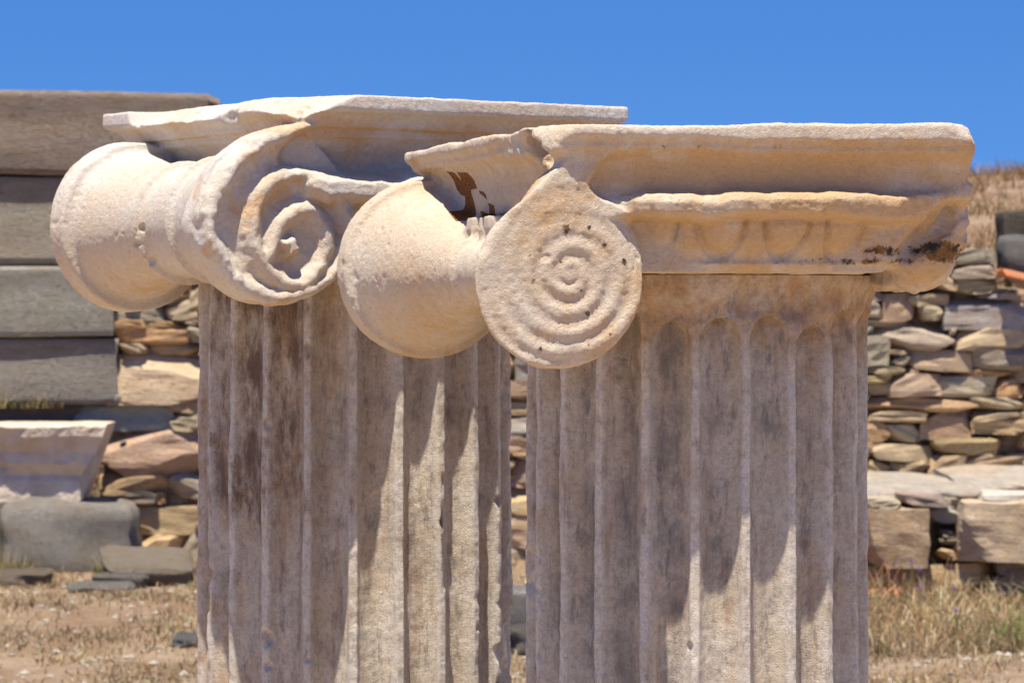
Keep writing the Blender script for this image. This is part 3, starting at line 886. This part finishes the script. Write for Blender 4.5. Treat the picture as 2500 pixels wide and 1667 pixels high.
rubble_mat = stone_material("field_stone", True, bump=0.016)
ashlar_mat = stone_material("granite_block", True, bump=0.03, scale=1.6, streak=False, dark=0.5)
STONE_MESHES = [rough_block("stone", 3, 100 + k, 0.07, 0.08, 0.06, 9, False) for k in range(24)]
BLOCK_MESHES = [rough_block("block", 11, 300 + k, 0.026, 0.0, 0.04, 0) for k in range(5)]
BIG_MESHES = [rough_block("stone", 9, 600 + k, 0.055, 0.03, 0.06, 8, False) for k in range(6)]
for me in BIG_MESHES:
    me.materials.append(rubble_mat)
for me in STONE_MESHES:
    me.materials.append(rubble_mat)
for me in BLOCK_MESHES:
    me.materials.append(ashlar_mat)
PAL = dict(g=(0.48, 0.40, 0.29), b=(0.39, 0.38, 0.33), t=(0.58, 0.43, 0.26), o=(0.58, 0.31, 0.13), r=(0.48, 0.315, 0.195),
           c=(0.60, 0.41, 0.20), w=(0.60, 0.55, 0.48), d=(0.27, 0.22, 0.175))

def stone_colour(o, c, var=0.14):
    k = 1 + rng.uniform(-var, var)
    col = [max(0, v * k * (1 + rng.uniform(-0.06, 0.06))) for v in c]
    o.color = (*col, 1)

def lay(name, meshes, parent, x0, z0, x1, z1, y, depth, col, grow=1.15, rot=0.03):
    if meshes is STONE_MESHES and (x1 - x0) * (z1 - z0) > 0.055:
        meshes = BIG_MESHES
    o = bpy.data.objects.new(name, rng.choice(meshes))
    link(o, parent)
    o.location = ((x0 + x1) / 2, y + depth / 2 + rng.uniform(-0.03, 0.03), (z0 + z1) / 2)
    o.scale = ((x1 - x0) * grow * rng.choice((-1, 1)), depth, (z1 - z0) * grow)
    o.rotation_euler = (rng.uniform(-rot, rot), rng.uniform(-rot, rot), rng.uniform(-rot, rot) * 2)
    stone_colour(o, col)
    return o

def prism(name, pts, y0, y1, mat):
    """an outline (x,z) given a real thickness along y"""
    n = len(pts)
    v = [(x, y0, z) for x, z in pts] + [(x, y1, z) for x, z in pts]
    f = [tuple(range(n))[::-1], tuple(range(n, 2 * n))] + [(i, (i + 1) % n, n + (i + 1) % n, n + i) for i in range(n)]
    me = bpy.data.meshes.new(name)
    me.from_pydata(v, [], f)
    bm = bmesh.new(); bm.from_mesh(me)
    bmesh.ops.recalc_face_normals(bm, faces=bm.faces[:])
    bm.to_mesh(me); bm.free()
    me.materials.append(mat)
    return me

t = NT("dark_fill", 0.95)
fill_mat = t.done(t.mix(t.ramp(t.noise(12.0, 5), 0.4, 0.65), (0.20, 0.14, 0.09), (0.34, 0.25, 0.16)), t.bump(t.noise(20.0, 5), 0.08, 1.0))

# the dry-stone wall that runs behind the columns
LEFT_STONES = [
  (-2.422, 1.506, -2.14, 1.6, 'g'), (-2.127, 1.506, -1.871, 1.627, 't'), (-1.979, 1.627, -1.858, 1.734, 't'),
  (-2.275, 1.605, -1.984, 1.707, 't'), (-2.431, 1.465, -2.248, 1.514, 'o'), (-2.234, 1.465, -2.046, 1.5, 'o'),
  (-2.033, 1.471, -1.877, 1.506, 't'), (-2.436, 1.363, -2.006, 1.46, 'o'), (-2.0, 1.374, -1.871, 1.465, 'g'),
  (-2.396, 1.299, -2.248, 1.358, 't'), (-2.242, 1.291, -1.871, 1.358, 'c'), (-2.436, 1.014, -1.877, 1.283, 't'),
  (-2.651, 0.834, -2.1, 1.016, 'b'), (-2.113, 0.941, -1.871, 1.016, 'c'), (-2.092, 0.834, -1.871, 0.933, 't'),
  (-2.476, 0.565, -1.844, 0.826, 'r'), (-2.517, 0.444, -2.132, 0.57, 'c'), (-2.124, 0.417, -1.844, 0.557, 'g'),
  (-2.49, 0.363, -2.199, 0.444, 'd'), (-2.194, 0.385, -2.127, 0.449, 'o'), (-2.342, 0.202, -1.938, 0.355, 'c'),
  (-2.328, 0.008, -2.038, 0.196, 'c'), (-2.03, 0.027, -1.844, 0.191, 'g'),
  (-2.38, 1.715, -2.10, 1.83, 'g'), (-2.09, 1.715, -1.99, 1.83, 't'), (-1.98, 1.74, -1.85, 1.83, 'c'), (-2.38, 1.605, -2.285, 1.707, 't')]
RIGHT_STONES = [
  (2.664, 1.458, 3.113, 1.631, 'b'), (2.103, 1.524, 2.266, 1.626, 'g'), (2.276, 1.504, 2.45, 1.672, 'r'),
  (2.454, 1.601, 2.664, 1.662, 't'), (2.501, 1.509, 2.659, 1.596, 't'), (2.092, 1.468, 2.439, 1.504, 't'),
  (2.225, 1.33, 2.674, 1.463, 'g'), (2.679, 1.417, 2.73, 1.453, 't'), (2.735, 1.33, 3.113, 1.453, 't'),
  (2.103, 1.397, 2.215, 1.463, 'b'), (2.082, 1.233, 2.291, 1.392, 'g'), (2.302, 1.295, 2.439, 1.325, 't'),
  (2.297, 1.223, 2.445, 1.289, 'g'), (2.45, 1.198, 2.807, 1.32, 't'), (2.817, 1.208, 3.113, 1.323, 'd'),
  (2.164, 1.17, 2.409, 1.218, 't'), (2.159, 1.121, 2.327, 1.167, 'c'), (2.123, 1.05, 2.327, 1.117, 't'),
  (2.332, 1.045, 2.623, 1.167, 't'), (2.414, 1.172, 2.501, 1.213, 't'), (2.628, 1.039, 2.965, 1.157, 'g'),
  (2.746, 1.157, 3.113, 1.203, 'o'), (2.97, 1.034, 3.113, 1.136, 'o'), (2.072, 1.055, 2.154, 1.218, 'o'),
  (2.072, 0.963, 2.179, 1.045, 'w'), (2.184, 0.948, 2.817, 1.039, 'c'), (2.822, 0.963, 3.113, 1.029, 't'),
  (2.684, 1.856, 2.95, 1.938, 'd'), (2.542, 1.703, 2.7, 1.81, 't'), (2.47, 1.703, 2.537, 1.784, 'r'),
  (2.705, 1.769, 2.95, 1.846, 'g'), (2.71, 1.672, 2.95, 1.764, 't'), (2.858, 1.633, 3.113, 1.667, 'b'),
  (2.154, 1.631, 2.274, 1.693, 'd'), (2.955, 1.67, 3.113, 1.703, 'g'),
  (2.169, 0.881, 2.515, 0.943, 't'), (2.525, 0.781, 2.818, 0.949, 'r'), (2.839, 0.896, 3.122, 0.949, 't'),
  (2.824, 0.812, 3.122, 0.891, 'c'), (2.096, 0.739, 2.289, 0.881, 'o'), (2.295, 0.755, 2.504, 0.854, 'g'),
  (2.185, 0.655, 2.567, 0.744, 't'), (2.075, 0.695, 2.18, 0.734, 'w'), (2.598, 0.676, 3.007, 0.776, 'c'),
  (2.075, 0.624, 2.18, 0.692, 'c'), (2.138, 0.551, 2.316, 0.645, 'c'), (2.326, 0.551, 2.557, 0.65, 'c'),
  (2.562, 0.561, 2.787, 0.671, 'c'), (2.792, 0.608, 3.122, 0.671, 't'), (2.792, 0.551, 3.122, 0.605, 'c'),
  (2.096, 0.551, 2.136, 0.619, 't'), (2.28, 1.69, 2.46, 1.78, 'g'), (2.15, 1.70, 2.27, 1.78, 't'), (2.15, 1.79, 2.5, 1.88, 'g')]
wall_core = prism("rubble_wall", [(-2.62, -0.1), (4.6, -0.1), (4.6, 1.74), (2.95, 1.78), (2.1, 1.80), (0.4, 1.83), (-1.4, 1.80), (-2.40, 1.80), (-2.40, 1.02), (-2.62, 0.98)],
                  WALL_Y + 0.11, WALL_Y + 0.60, fill_mat)
rubble_wall = tag(link(bpy.data.objects.new("rubble_wall", wall_core)), "long dry-stone wall of brown and grey rubble behind both columns", "wall", kind="thing")
for x0, z0, x1, z1, c in LEFT_STONES:
    lay("stone", STONE_MESHES, rubble_wall, x0, z0, x1, z1, WALL_Y + 0.03, 0.34, PAL[c])
for x0, z0, x1, z1, c in RIGHT_STONES:
    lay("stone", STONE_MESHES, rubble_wall, x0, z0, x1, z1, WALL_Y - 0.05, 0.34, PAL[c])
def courses(parent, xa, xb, za, zb, y, hmin, hmax, wmin, wmax, cols):
    z = za
    while z < zb - 0.03:
        h = rng.uniform(hmin, hmax)
        h = min(h, zb - z)
        x = xa + rng.uniform(-0.05, 0.0)
        while x < xb:
            w = rng.uniform(wmin, wmax) * (0.7 + h * 3.0)
            xe = min(x + w, xb)
            if xb - xe < 0.06:
                xe = xb
            if rng.random() < 0.25 and h > 0.10:
                m = z + h * rng.uniform(0.4, 0.6)
                lay("stone", STONE_MESHES, parent, x, z, xe - 0.01, m - 0.005, y, 0.34, PAL[rng.choice(cols)])
                lay("stone", STONE_MESHES, parent, x, m, xe - 0.01, z + h - 0.008, y, 0.34, PAL[rng.choice(cols)])
            else:
                lay("stone", STONE_MESHES, parent, x, z, xe - 0.01, z + h - 0.008, y, 0.34, PAL[rng.choice(cols)])
            x = xe
        z += h
courses(rubble_wall, -1.84, 2.07, 0.0, 1.86, WALL_Y, 0.10, 0.21, 0.22, 0.46, "gtttcccrobt")
courses(rubble_wall, 3.125, 4.5, 0.5, 1.75, WALL_Y, 0.12, 0.2, 0.25, 0.5, "ggttccrob")

# the low bench wall in front of it on the right, with its capping slabs
BENCH_Y = 16.6
BENCH_STONES = [
  (1.872, 0.186, 2.231, 0.491, 'r'), (2.429, 0.219, 2.836, 0.53, 't'), (2.311, 0.334, 2.427, 0.379, 'd'),
  (2.314, 0.287, 2.427, 0.33, 'd'), (2.311, 0.217, 2.427, 0.283, 'c'), (1.891, -0.018, 2.628, 0.181, 'c'),
  (2.633, 0.129, 2.836, 0.214, 'd'), (2.623, 0.006, 2.836, 0.124, 'g'), (2.236, 0.417, 2.425, 0.497, 'w'),
  (1.891, 0.497, 2.108, 0.554, 'g'), (2.113, 0.507, 2.354, 0.568, 'd'), (2.363, 0.502, 2.429, 0.545, 'g')]
bench_core = prism("bench_wall", [(1.35, -0.15), (4.6, -0.15), (4.6, 0.50), (1.35, 0.46)], BENCH_Y + 0.14, WALL_Y + 0.02, fill_mat)
bench = tag(link(bpy.data.objects.new("bench_wall", bench_core)), "low stone bench wall with grey capping slabs, jutting out before the taller rubble wall", "wall", kind="thing")
for x0, z0, x1, z1, c in BENCH_STONES:
    lay("stone", STONE_MESHES, bench, x0, z0, x1, z1, BENCH_Y - (0.16 if c in 'rt' else 0.02), 0.5, PAL[c], 1.05, 0.02)
courses(bench, 1.40, 1.86, 0.0, 0.5, BENCH_Y, 0.12, 0.2, 0.3, 0.5, "gtcr")
courses(bench, 2.845, 4.5, 0.0, 0.5, BENCH_Y, 0.12, 0.22, 0.3, 0.6, "gtcr")
for (xa, xb, ya, yb, zz, th, col) in ((1.85, 2.55, 16.75, 18.75, 0.56, 0.07, 'g'), (2.50, 3.35, 16.9, 18.8, 0.60, 0.09, 'g'), (3.3, 4.4, 16.7, 18.8, 0.58, 0.08, 'g'),
                                      (2.55, 2.95, 16.62, 17.1, 0.555, 0.05, 'w'), (1.38, 1.86, 16.7, 18.75, 0.54, 0.07, 'g')):
    o = bpy.data.objects.new("slab", rng.choice(BIG_MESHES))
    link(o, bench)
    o.location = ((xa + xb) / 2, (ya + yb) / 2, zz - th / 2)
    o.scale = (xb - xa, yb - ya, th * 1.6)
    o.rotation_euler = (0.01, rng.uniform(-0.03, 0.0), rng.uniform(-0.05, 0.05))
    o.color = (*PAL[col], 1) if col == 'w' else (0.33, 0.29, 0.24, 1)

# the tall wall of big squared granite blocks on the left
ashlar = tag(empty("ashlar_wall", (-3.2, 18.8, 0.0)), "tall wall of large squared grey granite blocks at the left edge", "wall", kind="thing")
def ashlar_block(x0, z0, x1, z1, y, depth, col):
    o = bpy.data.objects.new("block", rng.choice(BLOCK_MESHES))
    link(o, ashlar)
    o.location = ((x0 + x1) / 2 + 3.2, y + depth / 2 - 18.8, (z0 + z1) / 2)
    o.scale = (x1 - x0, depth, z1 - z0)
    stone_colour(o, col, 0.05)
    return o
AY = 18.72
o = ashlar_block(-4.27, 2.40, -1.84, 2.915, AY - 0.02, 0.7, (0.44, 0.365, 0.29)); o.rotation_euler = (0, math.radians(1.1), 0)
ashlar_block(-4.27, 1.852, -2.34, 2.385, AY + 0.02, 0.7, (0.60, 0.52, 0.43))
ashlar_block(-4.27, 1.408, -2.425, 1.838, AY, 0.7, (0.60, 0.535, 0.47))
ashlar_block(-4.27, 0.99, -2.40, 1.396, AY + 0.03, 0.7, (0.54, 0.465, 0.40))
ashlar_block(-4.27, 0.60, -2.66, 0.98, AY + 0.10, 0.6, (0.40, 0.33, 0.27))
ashlar_block(-4.27, -0.1, -2.70, 0.595, AY + 0.16, 0.55, (0.26, 0.23, 0.2))
for z0, z1 in ((2.42, 2.96), (1.85, 2.39), (1.41, 1.84), (0.99, 1.40), (0.5, 0.98), (-0.1, 0.49)):
    ashlar_block(-6.4 + rng.uniform(-.2, .2), z0, -4.29, z1, AY + rng.uniform(-.02, .04), 0.7, (0.33, 0.30, 0.26))

# ------------------------------------------------------------------ loose stones and fragments
def boulder(name, label, cat, x0, z0, x1, z1, y, depth, col, cuts=7, jit=0.06, rnd=0.75, mat=None, rot=(0, 0, 0), seed=500, group=None):
    me = rough_block(name, cuts, seed, jit, 0.04, rnd)
    me.materials.append(mat or ashlar_mat)
    o = tag(link(bpy.data.objects.new(name, me)), label, cat, group)
    o.location = ((x0 + x1) / 2, y + depth / 2, (z0 + z1) / 2)
    o.scale = (x1 - x0, depth, z1 - z0)
    o.rotation_euler = rot
    o.color = (*col, 1)
    return o

boulder("boulder", "rounded pale granite boulder on the dry ground under the marble fragment", "boulder", -3.02, -0.02, -2.23, 0.44, 17.95, 0.55, (0.62, 0.56, 0.48), seed=501)
boulder("boulder", "small pale stone cut by the left edge beside the granite boulder", "stone", -3.30, 0.02, -3.0, 0.32, 18.0, 0.4, (0.45, 0.42, 0.38), seed=502)
boulder("flat_slab", "broad tan slab lying in the dry grass before the rubble wall", "stone", -2.33, 0.0, -1.84, 0.16, 17.2, 0.75, (0.50, 0.41, 0.31), jit=0.10, seed=503, rot=(0.10, 0.05, 0.2))
boulder("flat_stone", "long whitish flat stone lying flush in the straw-coloured ground", "stone", -2.45, 0.0, -2.10, 0.07, 16.7, 0.35, (0.56, 0.52, 0.46), jit=0.08, seed=504)
boulder("flat_stone", "small blue-grey flat stone close to the foot of the far column", "stone", -1.62, -0.04, -1.48, 0.03, 14.5, 0.25, (0.30, 0.32, 0.33), jit=0.08, seed=505)
boulder("flat_stone", "thin grey stone behind the long whitish flat stone", "stone", -2.35, 0.0, -2.05, 0.10, 17.0, 0.28, (0.42, 0.38, 0.33), jit=0.08, seed=506)
boulder("flat_stone", "tan flat stone half buried at the foot of the granite boulder", "stone", -2.95, 0.0, -2.62, 0.10, 17.2, 0.3, (0.50, 0.40, 0.29), jit=0.08, seed=507)
boulder("marble_block", "white marble block glimpsed in the gap between the two columns", "stone", -0.10, 0.0, 0.16, 0.20, 15.0, 0.35, (0.74, 0.71, 0.66), jit=0.04, rnd=0.3, seed=508)
boulder("grey_stone", "grey stone in front of the white block between the columns", "stone", -0.12, -0.05, 0.14, 0.09, 14.3, 0.3, (0.27, 0.26, 0.25), jit=0.09, seed=509)
boulder("stone_block", "dark squared block on the grassy slope at the right edge", "stone", 3.13, 1.97, 3.55, 2.21, 19.5, 0.4, (0.20, 0.175, 0.14), jit=0.03, rnd=0.3, seed=510)
boulder("boulder", "pale grey boulder on top of the rubble wall at the right edge", "boulder", 3.03, 1.72, 3.50, 2.02, 18.75, 0.45, (0.36, 0.355, 0.35), jit=0.07, rnd=0.6, seed=511)
boulder("pebble", "white pebble on the ledge beside the blue-grey wall stone", "stone", -2.43, 1.005, -2.39, 1.05, 18.68, 0.05, (0.75, 0.74, 0.72), cuts=3, seed=512)

# curved clay roof tile fragment
def tile_fragment(name, label, loc, L, R, rot):
    n, m = 10, 6
    v, f = [], []
    for j in range(m + 1):
        for lay_ in (0, 1):
            rr = R - 0.02 * lay_
            for i in range(n + 1):
                a = math.pi * (0.12 + 0.76 * i / n)
                xx = L * (j / m - 0.5) + 0.012 * math.sin(i * 2.1) * (j in (0, m))
                v.append((xx, rr * math.cos(a), rr * math.sin(a) * 0.7))
    s = 2 * (n + 1)
    for j in range(m):
        for i in range(n):
            f.append((j * s + i, j * s + i + 1, (j + 1) * s + i + 1, (j + 1) * s + i))
            f.append((j * s + n + 1 + i, (j + 1) * s + n + 1 + i, (j + 1) * s + n + 2 + i, j * s + n + 2 + i))
        for i in (0, n):
            f.append((j * s + i, (j + 1) * s + i, (j + 1) * s + n + 1 + i, j * s + n + 1 + i))
    for j in (0, m):
        for i in range(n):
            f.append((j * s + i, j * s + n + 1 + i, j * s + n + 2 + i, j * s + i + 1))
    me = bpy.data.meshes.new(name); me.from_pydata(v, [], f)
    bm = bmesh.new(); bm.from_mesh(me); bmesh.ops.recalc_face_normals(bm, faces=bm.faces[:]); bm.to_mesh(me); bm.free()
    tt = NT("fired_clay", 0.85)
    me.materials.append(tt.done(tt.mix(tt.ramp(tt.noise(18.0, 5), 0.35, 0.7), (0.46, 0.16, 0.065), (0.36, 0.17, 0.09)), tt.bump(tt.noise(60.0, 4), 0.01, 0.6)))
    o = tag(link(bpy.data.objects.new(name, me)), label, "tile")
    o.location = loc; o.rotation_euler = rot
    return o
tile_fragment("roof_tile", "orange clay tile fragment wedged in the wall top by the grey boulder", (3.12, 18.62, 1.72), 0.34, 0.10, (0, 0.22, 0.15))
tile_fragment("roof_tile", "orange-brown tile fragment in the dark gap beneath the bench wall", (1.95, 16.35, 0.02), 0.26, 0.09, (0, -0.05, -0.2))

# loose gravel scattered on the bare earth
def gravel(n):
    xs = nrng.uniform(-5, 4.2, n); ys = nrng.uniform(12.0, 18.6, n)
    zs = ground_z(xs, ys)
    base = np.array([(1, 0, 0), (0, 1, 0), (-1, 0, 0), (0, -1, 0), (0, 0, 0.6), (0, 0, -0.6)], dtype=float)
    fc = np.array([(0, 1, 4), (1, 2, 4), (2, 3, 4), (3, 0, 4), (1, 0, 5), (2, 1, 5), (3, 2, 5), (0, 3, 5)])
    sz = 0.006 + 0.02 * nrng.random(n) ** 3
    V = base[None] * sz[:, None, None] * nrng.uniform(0.6, 1.5, (n, 6, 1)) + np.stack([xs, ys, zs + sz * 0.2], 1)[:, None]
    F = (fc[None] + np.arange(n)[:, None, None] * 6).reshape(-1, 3)
    me = mesh_np("gravel", V.reshape(-1, 3), F, smooth=False)
    cols = np.array([(0.42, 0.36, 0.29), (0.40, 0.34, 0.27), (0.30, 0.25, 0.2), (0.36, 0.30, 0.24)])[nrng.integers(0, 4, n)]
    ca = me.color_attributes.new("blade", 'FLOAT_COLOR', 'POINT')
    full = np.ones((n, 6, 4)); full[:, :, :3] = cols[:, None]
    ca.data.foreach_set("color", full.ravel().astype(np.float32))
    tt = NT("gravel", 0.9)
    a_ = tt.n.new("ShaderNodeAttribute"); a_.attribute_name = "blade"
    me.materials.append(tt.done(a_.outputs['Color']))
    tag(link(bpy.data.objects.new("gravel", me)), "loose gravel strewn over the bare dry earth", "gravel", kind="stuff")
gravel(4500)

# broken marble cornice: a moulded profile along x, its right end sheared off
def cornice(name, label, x0, x1, y, zb, mat):
    prof = [(0.00, 0.00), (0.00, 0.13), (0.02, 0.16), (-0.01, 0.20), (-0.05, 0.235), (-0.055, 0.30), (-0.10, 0.36), (-0.13, 0.40), (-0.135, 0.455), (-0.12, 0.47), (0.42, 0.47), (0.45, 0.0)]
    n = len(prof); m = 26
    v = []
    for j in range(m + 1):
        tt = j / m
        for k, (py, pz) in enumerate(prof):
            end = x1 - (0.17 if pz < 0.17 else 0.17 - 0.10 * min(1, (pz - 0.17) / 0.12) if pz < 0.33 else max(0.0, 0.07 - 0.7 * (pz - 0.33)))
            xx = x0 + (end - x0) * tt
            wear = 0.014 * float(noise3(np.array([[xx * 1.0, py, pz]]), 9.0, 70)[0]) + 0.010 * float(noise3(np.array([[xx, py, pz]]), 24.0, 71)[0])
            cut = 0.0
            if py < 0 and tt > 0.15 and tt < 0.62 and pz < 0.42:
                cut = 0.05 * math.sin((tt - 0.15) / 0.47 * math.pi)
            v.append((xx, py * 0.8 + wear * (0.6 if py < 0.3 else 0) + cut, pz + wear * 0.4))
    f = []
    for j in range(m):
        for k in range(n):
            f.append((j * n + k, j * n + (k + 1) % n, (j + 1) * n + (k + 1) % n, (j + 1) * n + k))
    f.append(tuple(range(n))); f.append(tuple(m * n + k for k in range(n))[::-1])
    me = bpy.data.meshes.new(name); me.from_pydata(v, [], f)
    bm = bmesh.new(); bm.from_mesh(me); bmesh.ops.recalc_face_normals(bm, faces=bm.faces[:]); bm.to_mesh(me); bm.free()
    me.materials.append(mat)
    o = tag(link(bpy.data.objects.new(name, me)), label, "fragment")
    o.location = (0, y, zb)
    return o
t = NT("marble_fragment", 0.8)
frag_mat = t.done(t.mix(t.ramp(t.noise(8.0, 5), 0.35, 0.7), (0.66, 0.54, 0.42), (0.56, 0.43, 0.31)), t.bump(t.noise(30.0, 5), 0.02, 0.7))
cornice("cornice_fragment", "broken marble cornice fragment with overhanging top resting on the granite boulder", -3.6, -2.40, 18.2, 0.425, frag_mat)

# ------------------------------------------------------------------ dry grass and flowers
def grass_mesh(name, spots, hmin, hmax, width, lean, cols, weights, surf, nseg=2):
    xs, ys = spots
    n = len(xs)
    zs = surf(xs, ys)
    h = nrng.uniform(hmin, hmax, n) * (0.6 + 0.8 * nrng.random(n) ** 2)
    az = nrng.uniform(0, TURN, n)
    ln = nrng.normal(0, lean, n) * h + lean * 0.4 * h
    wd = width * nrng.uniform(0.6, 1.4, n)
    la = nrng.uniform(0, TURN, n)
    V = []; F = []; k = 2 * (nseg) + 1
    verts = np.zeros((n, k, 3))
    for s in range(nseg):
        t_ = s / nseg
        bx = xs + np.cos(la) * ln * t_ ** 1.8; by = ys + np.sin(la) * ln * t_ ** 1.8; bz = zs + h * t_
        w = wd * (1 - 0.45 * t_)
        verts[:, 2 * s] = np.stack([bx - np.cos(az) * w, by - np.sin(az) * w, bz], 1)
        verts[:, 2 * s + 1] = np.stack([bx + np.cos(az) * w, by + np.sin(az) * w, bz], 1)
    verts[:, k - 1] = np.stack([xs + np.cos(la) * ln, ys + np.sin(la) * ln, zs + h * (1 - 0.3 * np.abs(ln) / h)], 1)
    base = np.arange(n)[:, None] * k
    tris = []
    for s in range(nseg - 1):
        a = base + 2 * s
        tris += [np.hstack([a, a + 1, a + 3]), np.hstack([a, a + 3, a + 2])]
    a = base + 2 * (nseg - 1)
    tris.append(np.hstack([a, a + 1, a + 2]))
    me = mesh_np(name, verts.reshape(-1, 3), np.concatenate(tris), smooth=False)
    ci = nrng.choice(len(cols), n, p=np.array(weights) / sum(weights))
    colr = np.array(cols)[ci] * nrng.uniform(0.75, 1.2, (n, 1))
    patch = noise3(np.stack([xs, ys, xs * 0], 1), 1.6, 67) + 0.5 * noise3(np.stack([xs, ys, xs * 0], 1), 4.5, 68)
    colr = colr * np.clip(0.85 + 0.35 * patch, 0.45, 1.25)[:, None]
    ca = me.color_attributes.new("blade", 'FLOAT_COLOR', 'POINT')
    full = np.ones((n, k, 4)); full[:, :, :3] = colr[:, None, :]
    ca.data.foreach_set("color", full.ravel().astype(np.float32))
    return me
t = NT("dry_grass", 0.8)
at = t.n.new("ShaderNodeAttribute"); at.attribute_name = "blade"
tr = t.n.new("ShaderNodeBsdfTranslucent"); t.put(tr.inputs['Color'], at.outputs['Color'])
mx = t.n.new("ShaderNodeMixShader"); mx.inputs[0].default_value = 0.3
t.put(t.b.inputs['Base Color'], at.outputs['Color'])
t.l.new(t.b.outputs[0], mx.inputs[1]); t.l.new(tr.outputs[0], mx.inputs[2]); t.l.new(mx.outputs[0], t.out.inputs['Surface'])
grass_mat = t.m
STRAW = [(0.50, 0.37, 0.20), (0.42, 0.28, 0.14), (0.56, 0.46, 0.30), (0.33, 0.20, 0.10), (0.26, 0.27, 0.10)]

def clumped(n, x0, x1, y0, y1, freq, power):
    xs = nrng.uniform(x0, x1, n * 4); ys = nrng.uniform(y0, y1, n * 4)
    w = (noise3(np.stack([xs, ys, xs * 0], 1), freq, 66) * 0.5 + 0.5) ** power
    keep = nrng.random(len(xs)) < w
    return xs[keep][:n], ys[keep][:n]

def stuff(name, label, me):
    me.materials.append(grass_mat)
    return tag(link(bpy.data.objects.new(name, me)), label, "grass", kind="stuff")

stuff("ground_grass", "short dry straw-coloured grass on the ground before the walls",
      grass_mesh("ground_grass", clumped(60000, -5.5, 4.5, 11.5, 18.7, 2.6, 1.8), 0.02, 0.065, 0.004, 1.6, STRAW, [4, 3, 3, 2, 0.6], ground_z))
xs, ys = clumped(9000, 1.55, 4.2, 14.2, 16.45, 2.0, 1.6)
stuff("tall_grass", "tangled tall dry grass at the foot of the bench wall",
      grass_mesh("tall_grass", (xs, ys), 0.06, 0.17, 0.004, 0.9, STRAW, [4, 4, 3, 3, 2.2], ground_z, 3))
xs, ys = clumped(40000, -3, 9.0, 19.5, 30.0, 1.6, 2.2)
stuff("hill_grass", "brown dry grass covering the slope above the rubble wall",
      grass_mesh("hill_grass", (xs, ys), 0.05, 0.19, 0.004, 0.9, [(0.42, 0.27, 0.12), (0.33, 0.18, 0.075), (0.24, 0.11, 0.05), (0.50, 0.36, 0.19), (0.26, 0.21, 0.09)],
                 [4, 3, 2, 2, 0.8], ground_z, 3))
def tuft(n, cx, cy, r):
    a = nrng.uniform(0, TURN, n); q = r * np.sqrt(nrng.random(n))
    return cx + np.cos(a) * q, cy + np.sin(a) * q * 0.6
def tuft_plant(name, label, n, cx, cy, r, h0, h1, cols, wts, zbase=None):
    me = grass_mesh(name, tuft(n, cx, cy, r), h0, h1, 0.003, 0.5, cols, wts, ground_z if zbase is None else (lambda x, y: np.full_like(x, zbase)), 3)
    me.materials.append(grass_mat)
    tag(link(bpy.data.objects.new(name, me)), label, "plant")
GREENS = [(0.16, 0.18, 0.06), (0.42, 0.36, 0.14), (0.50, 0.36, 0.16)]
tuft_plant("grass_tuft", "yellow-green grass tuft at the left edge before the granite boulder", 260, -2.95, 17.75, 0.22, 0.08, 0.17, GREENS, [2, 2, 2])
tuft_plant("grass_tuft", "sparse green tuft on the ledge below the lowest granite block", 160, -2.95, 18.74, 0.22, 0.05, 0.14, GREENS, [1.5, 1, 2], 0.97)
tuft_plant("grass_tuft", "bright green tuft deep in the tall grass at the right edge", 240, 2.55, 14.6, 0.25, 0.10, 0.22, [(0.20, 0.26, 0.06), (0.36, 0.38, 0.10)], [1, 1])
tuft_plant("grass_tuft", "dry weeds leaning against the dark foot of the bench wall", 220, 2.05, 16.42, 0.35, 0.12, 0.28, [(0.36, 0.18, 0.08), (0.48, 0.34, 0.18)], [1, 1])
tuft_plant("grass_tuft", "tiny yellow-green weed before the lower right corner of the granite boulder", 50, -2.38, 17.7, 0.05, 0.06, 0.14, GREENS, [2, 2, 1])
tuft_plant("grass_tuft", "greyish dry scrub at the foot of the rubble wall beside the far column", 260, -1.95, 17.9, 0.28, 0.08, 0.18, [(0.34, 0.27, 0.22), (0.40, 0.32, 0.24)], [1, 1])

# purple wildflowers
def wildflower(loc, h):
    root = tag(empty("wildflower", loc), "tiny purple wildflower among the dry grass below the bench wall", "flower", "purple wildflowers in the dry grass")
    bm = bmesh.new()
    bmesh.ops.create_cone(bm, segments=5, radius1=0.002, radius2=0.0015, depth=h, cap_ends=True)
    bmesh.ops.translate(bm, verts=bm.verts, vec=(0, 0, h / 2))
    me = bpy.data.meshes.new("stem"); bm.to_mesh(me); bm.free(); me.materials.append(stem_mat)
    link(bpy.data.objects.new("stem", me), root)
    bm = bmesh.new()
    for k in range(9):
        a = k * 2.4; el = 0.2 + 0.12 * k
        c = Vector((math.cos(a) * math.cos(el), math.sin(a) * math.cos(el), math.sin(el)))
        s = Vector((-math.sin(a), math.cos(a), 0)) * 0.005
        tip = c * 0.017; mid = c * 0.010
        vs_ = [bm.verts.new((0, 0, 0)), bm.verts.new(mid - s), bm.verts.new(tip), bm.verts.new(mid + s)]
        bm.faces.new(vs_)
    bmesh.ops.translate(bm, verts=bm.verts, vec=(0, 0, h))
    me = bpy.data.meshes.new("petals"); bm.to_mesh(me); bm.free(); me.materials.append(petal_mat)
    link(bpy.data.objects.new("petals", me), root)
t = NT("petal", 0.6); petal_mat = t.done((0.24, 0.12, 0.48))
t = NT("stem", 0.7); stem_mat = t.done((0.22, 0.24, 0.10))
for x, y, h in ((2.09, 16.0, 0.26), (2.08, 15.6, 0.25), (2.04, 15.3, 0.2), (2.2, 15.2, 0.2), (2.12, 14.6, 0.18)):
    gz = float(ground_z(np.array([x]), np.array([y]))[0])
    wildflower((x, y, gz), h)
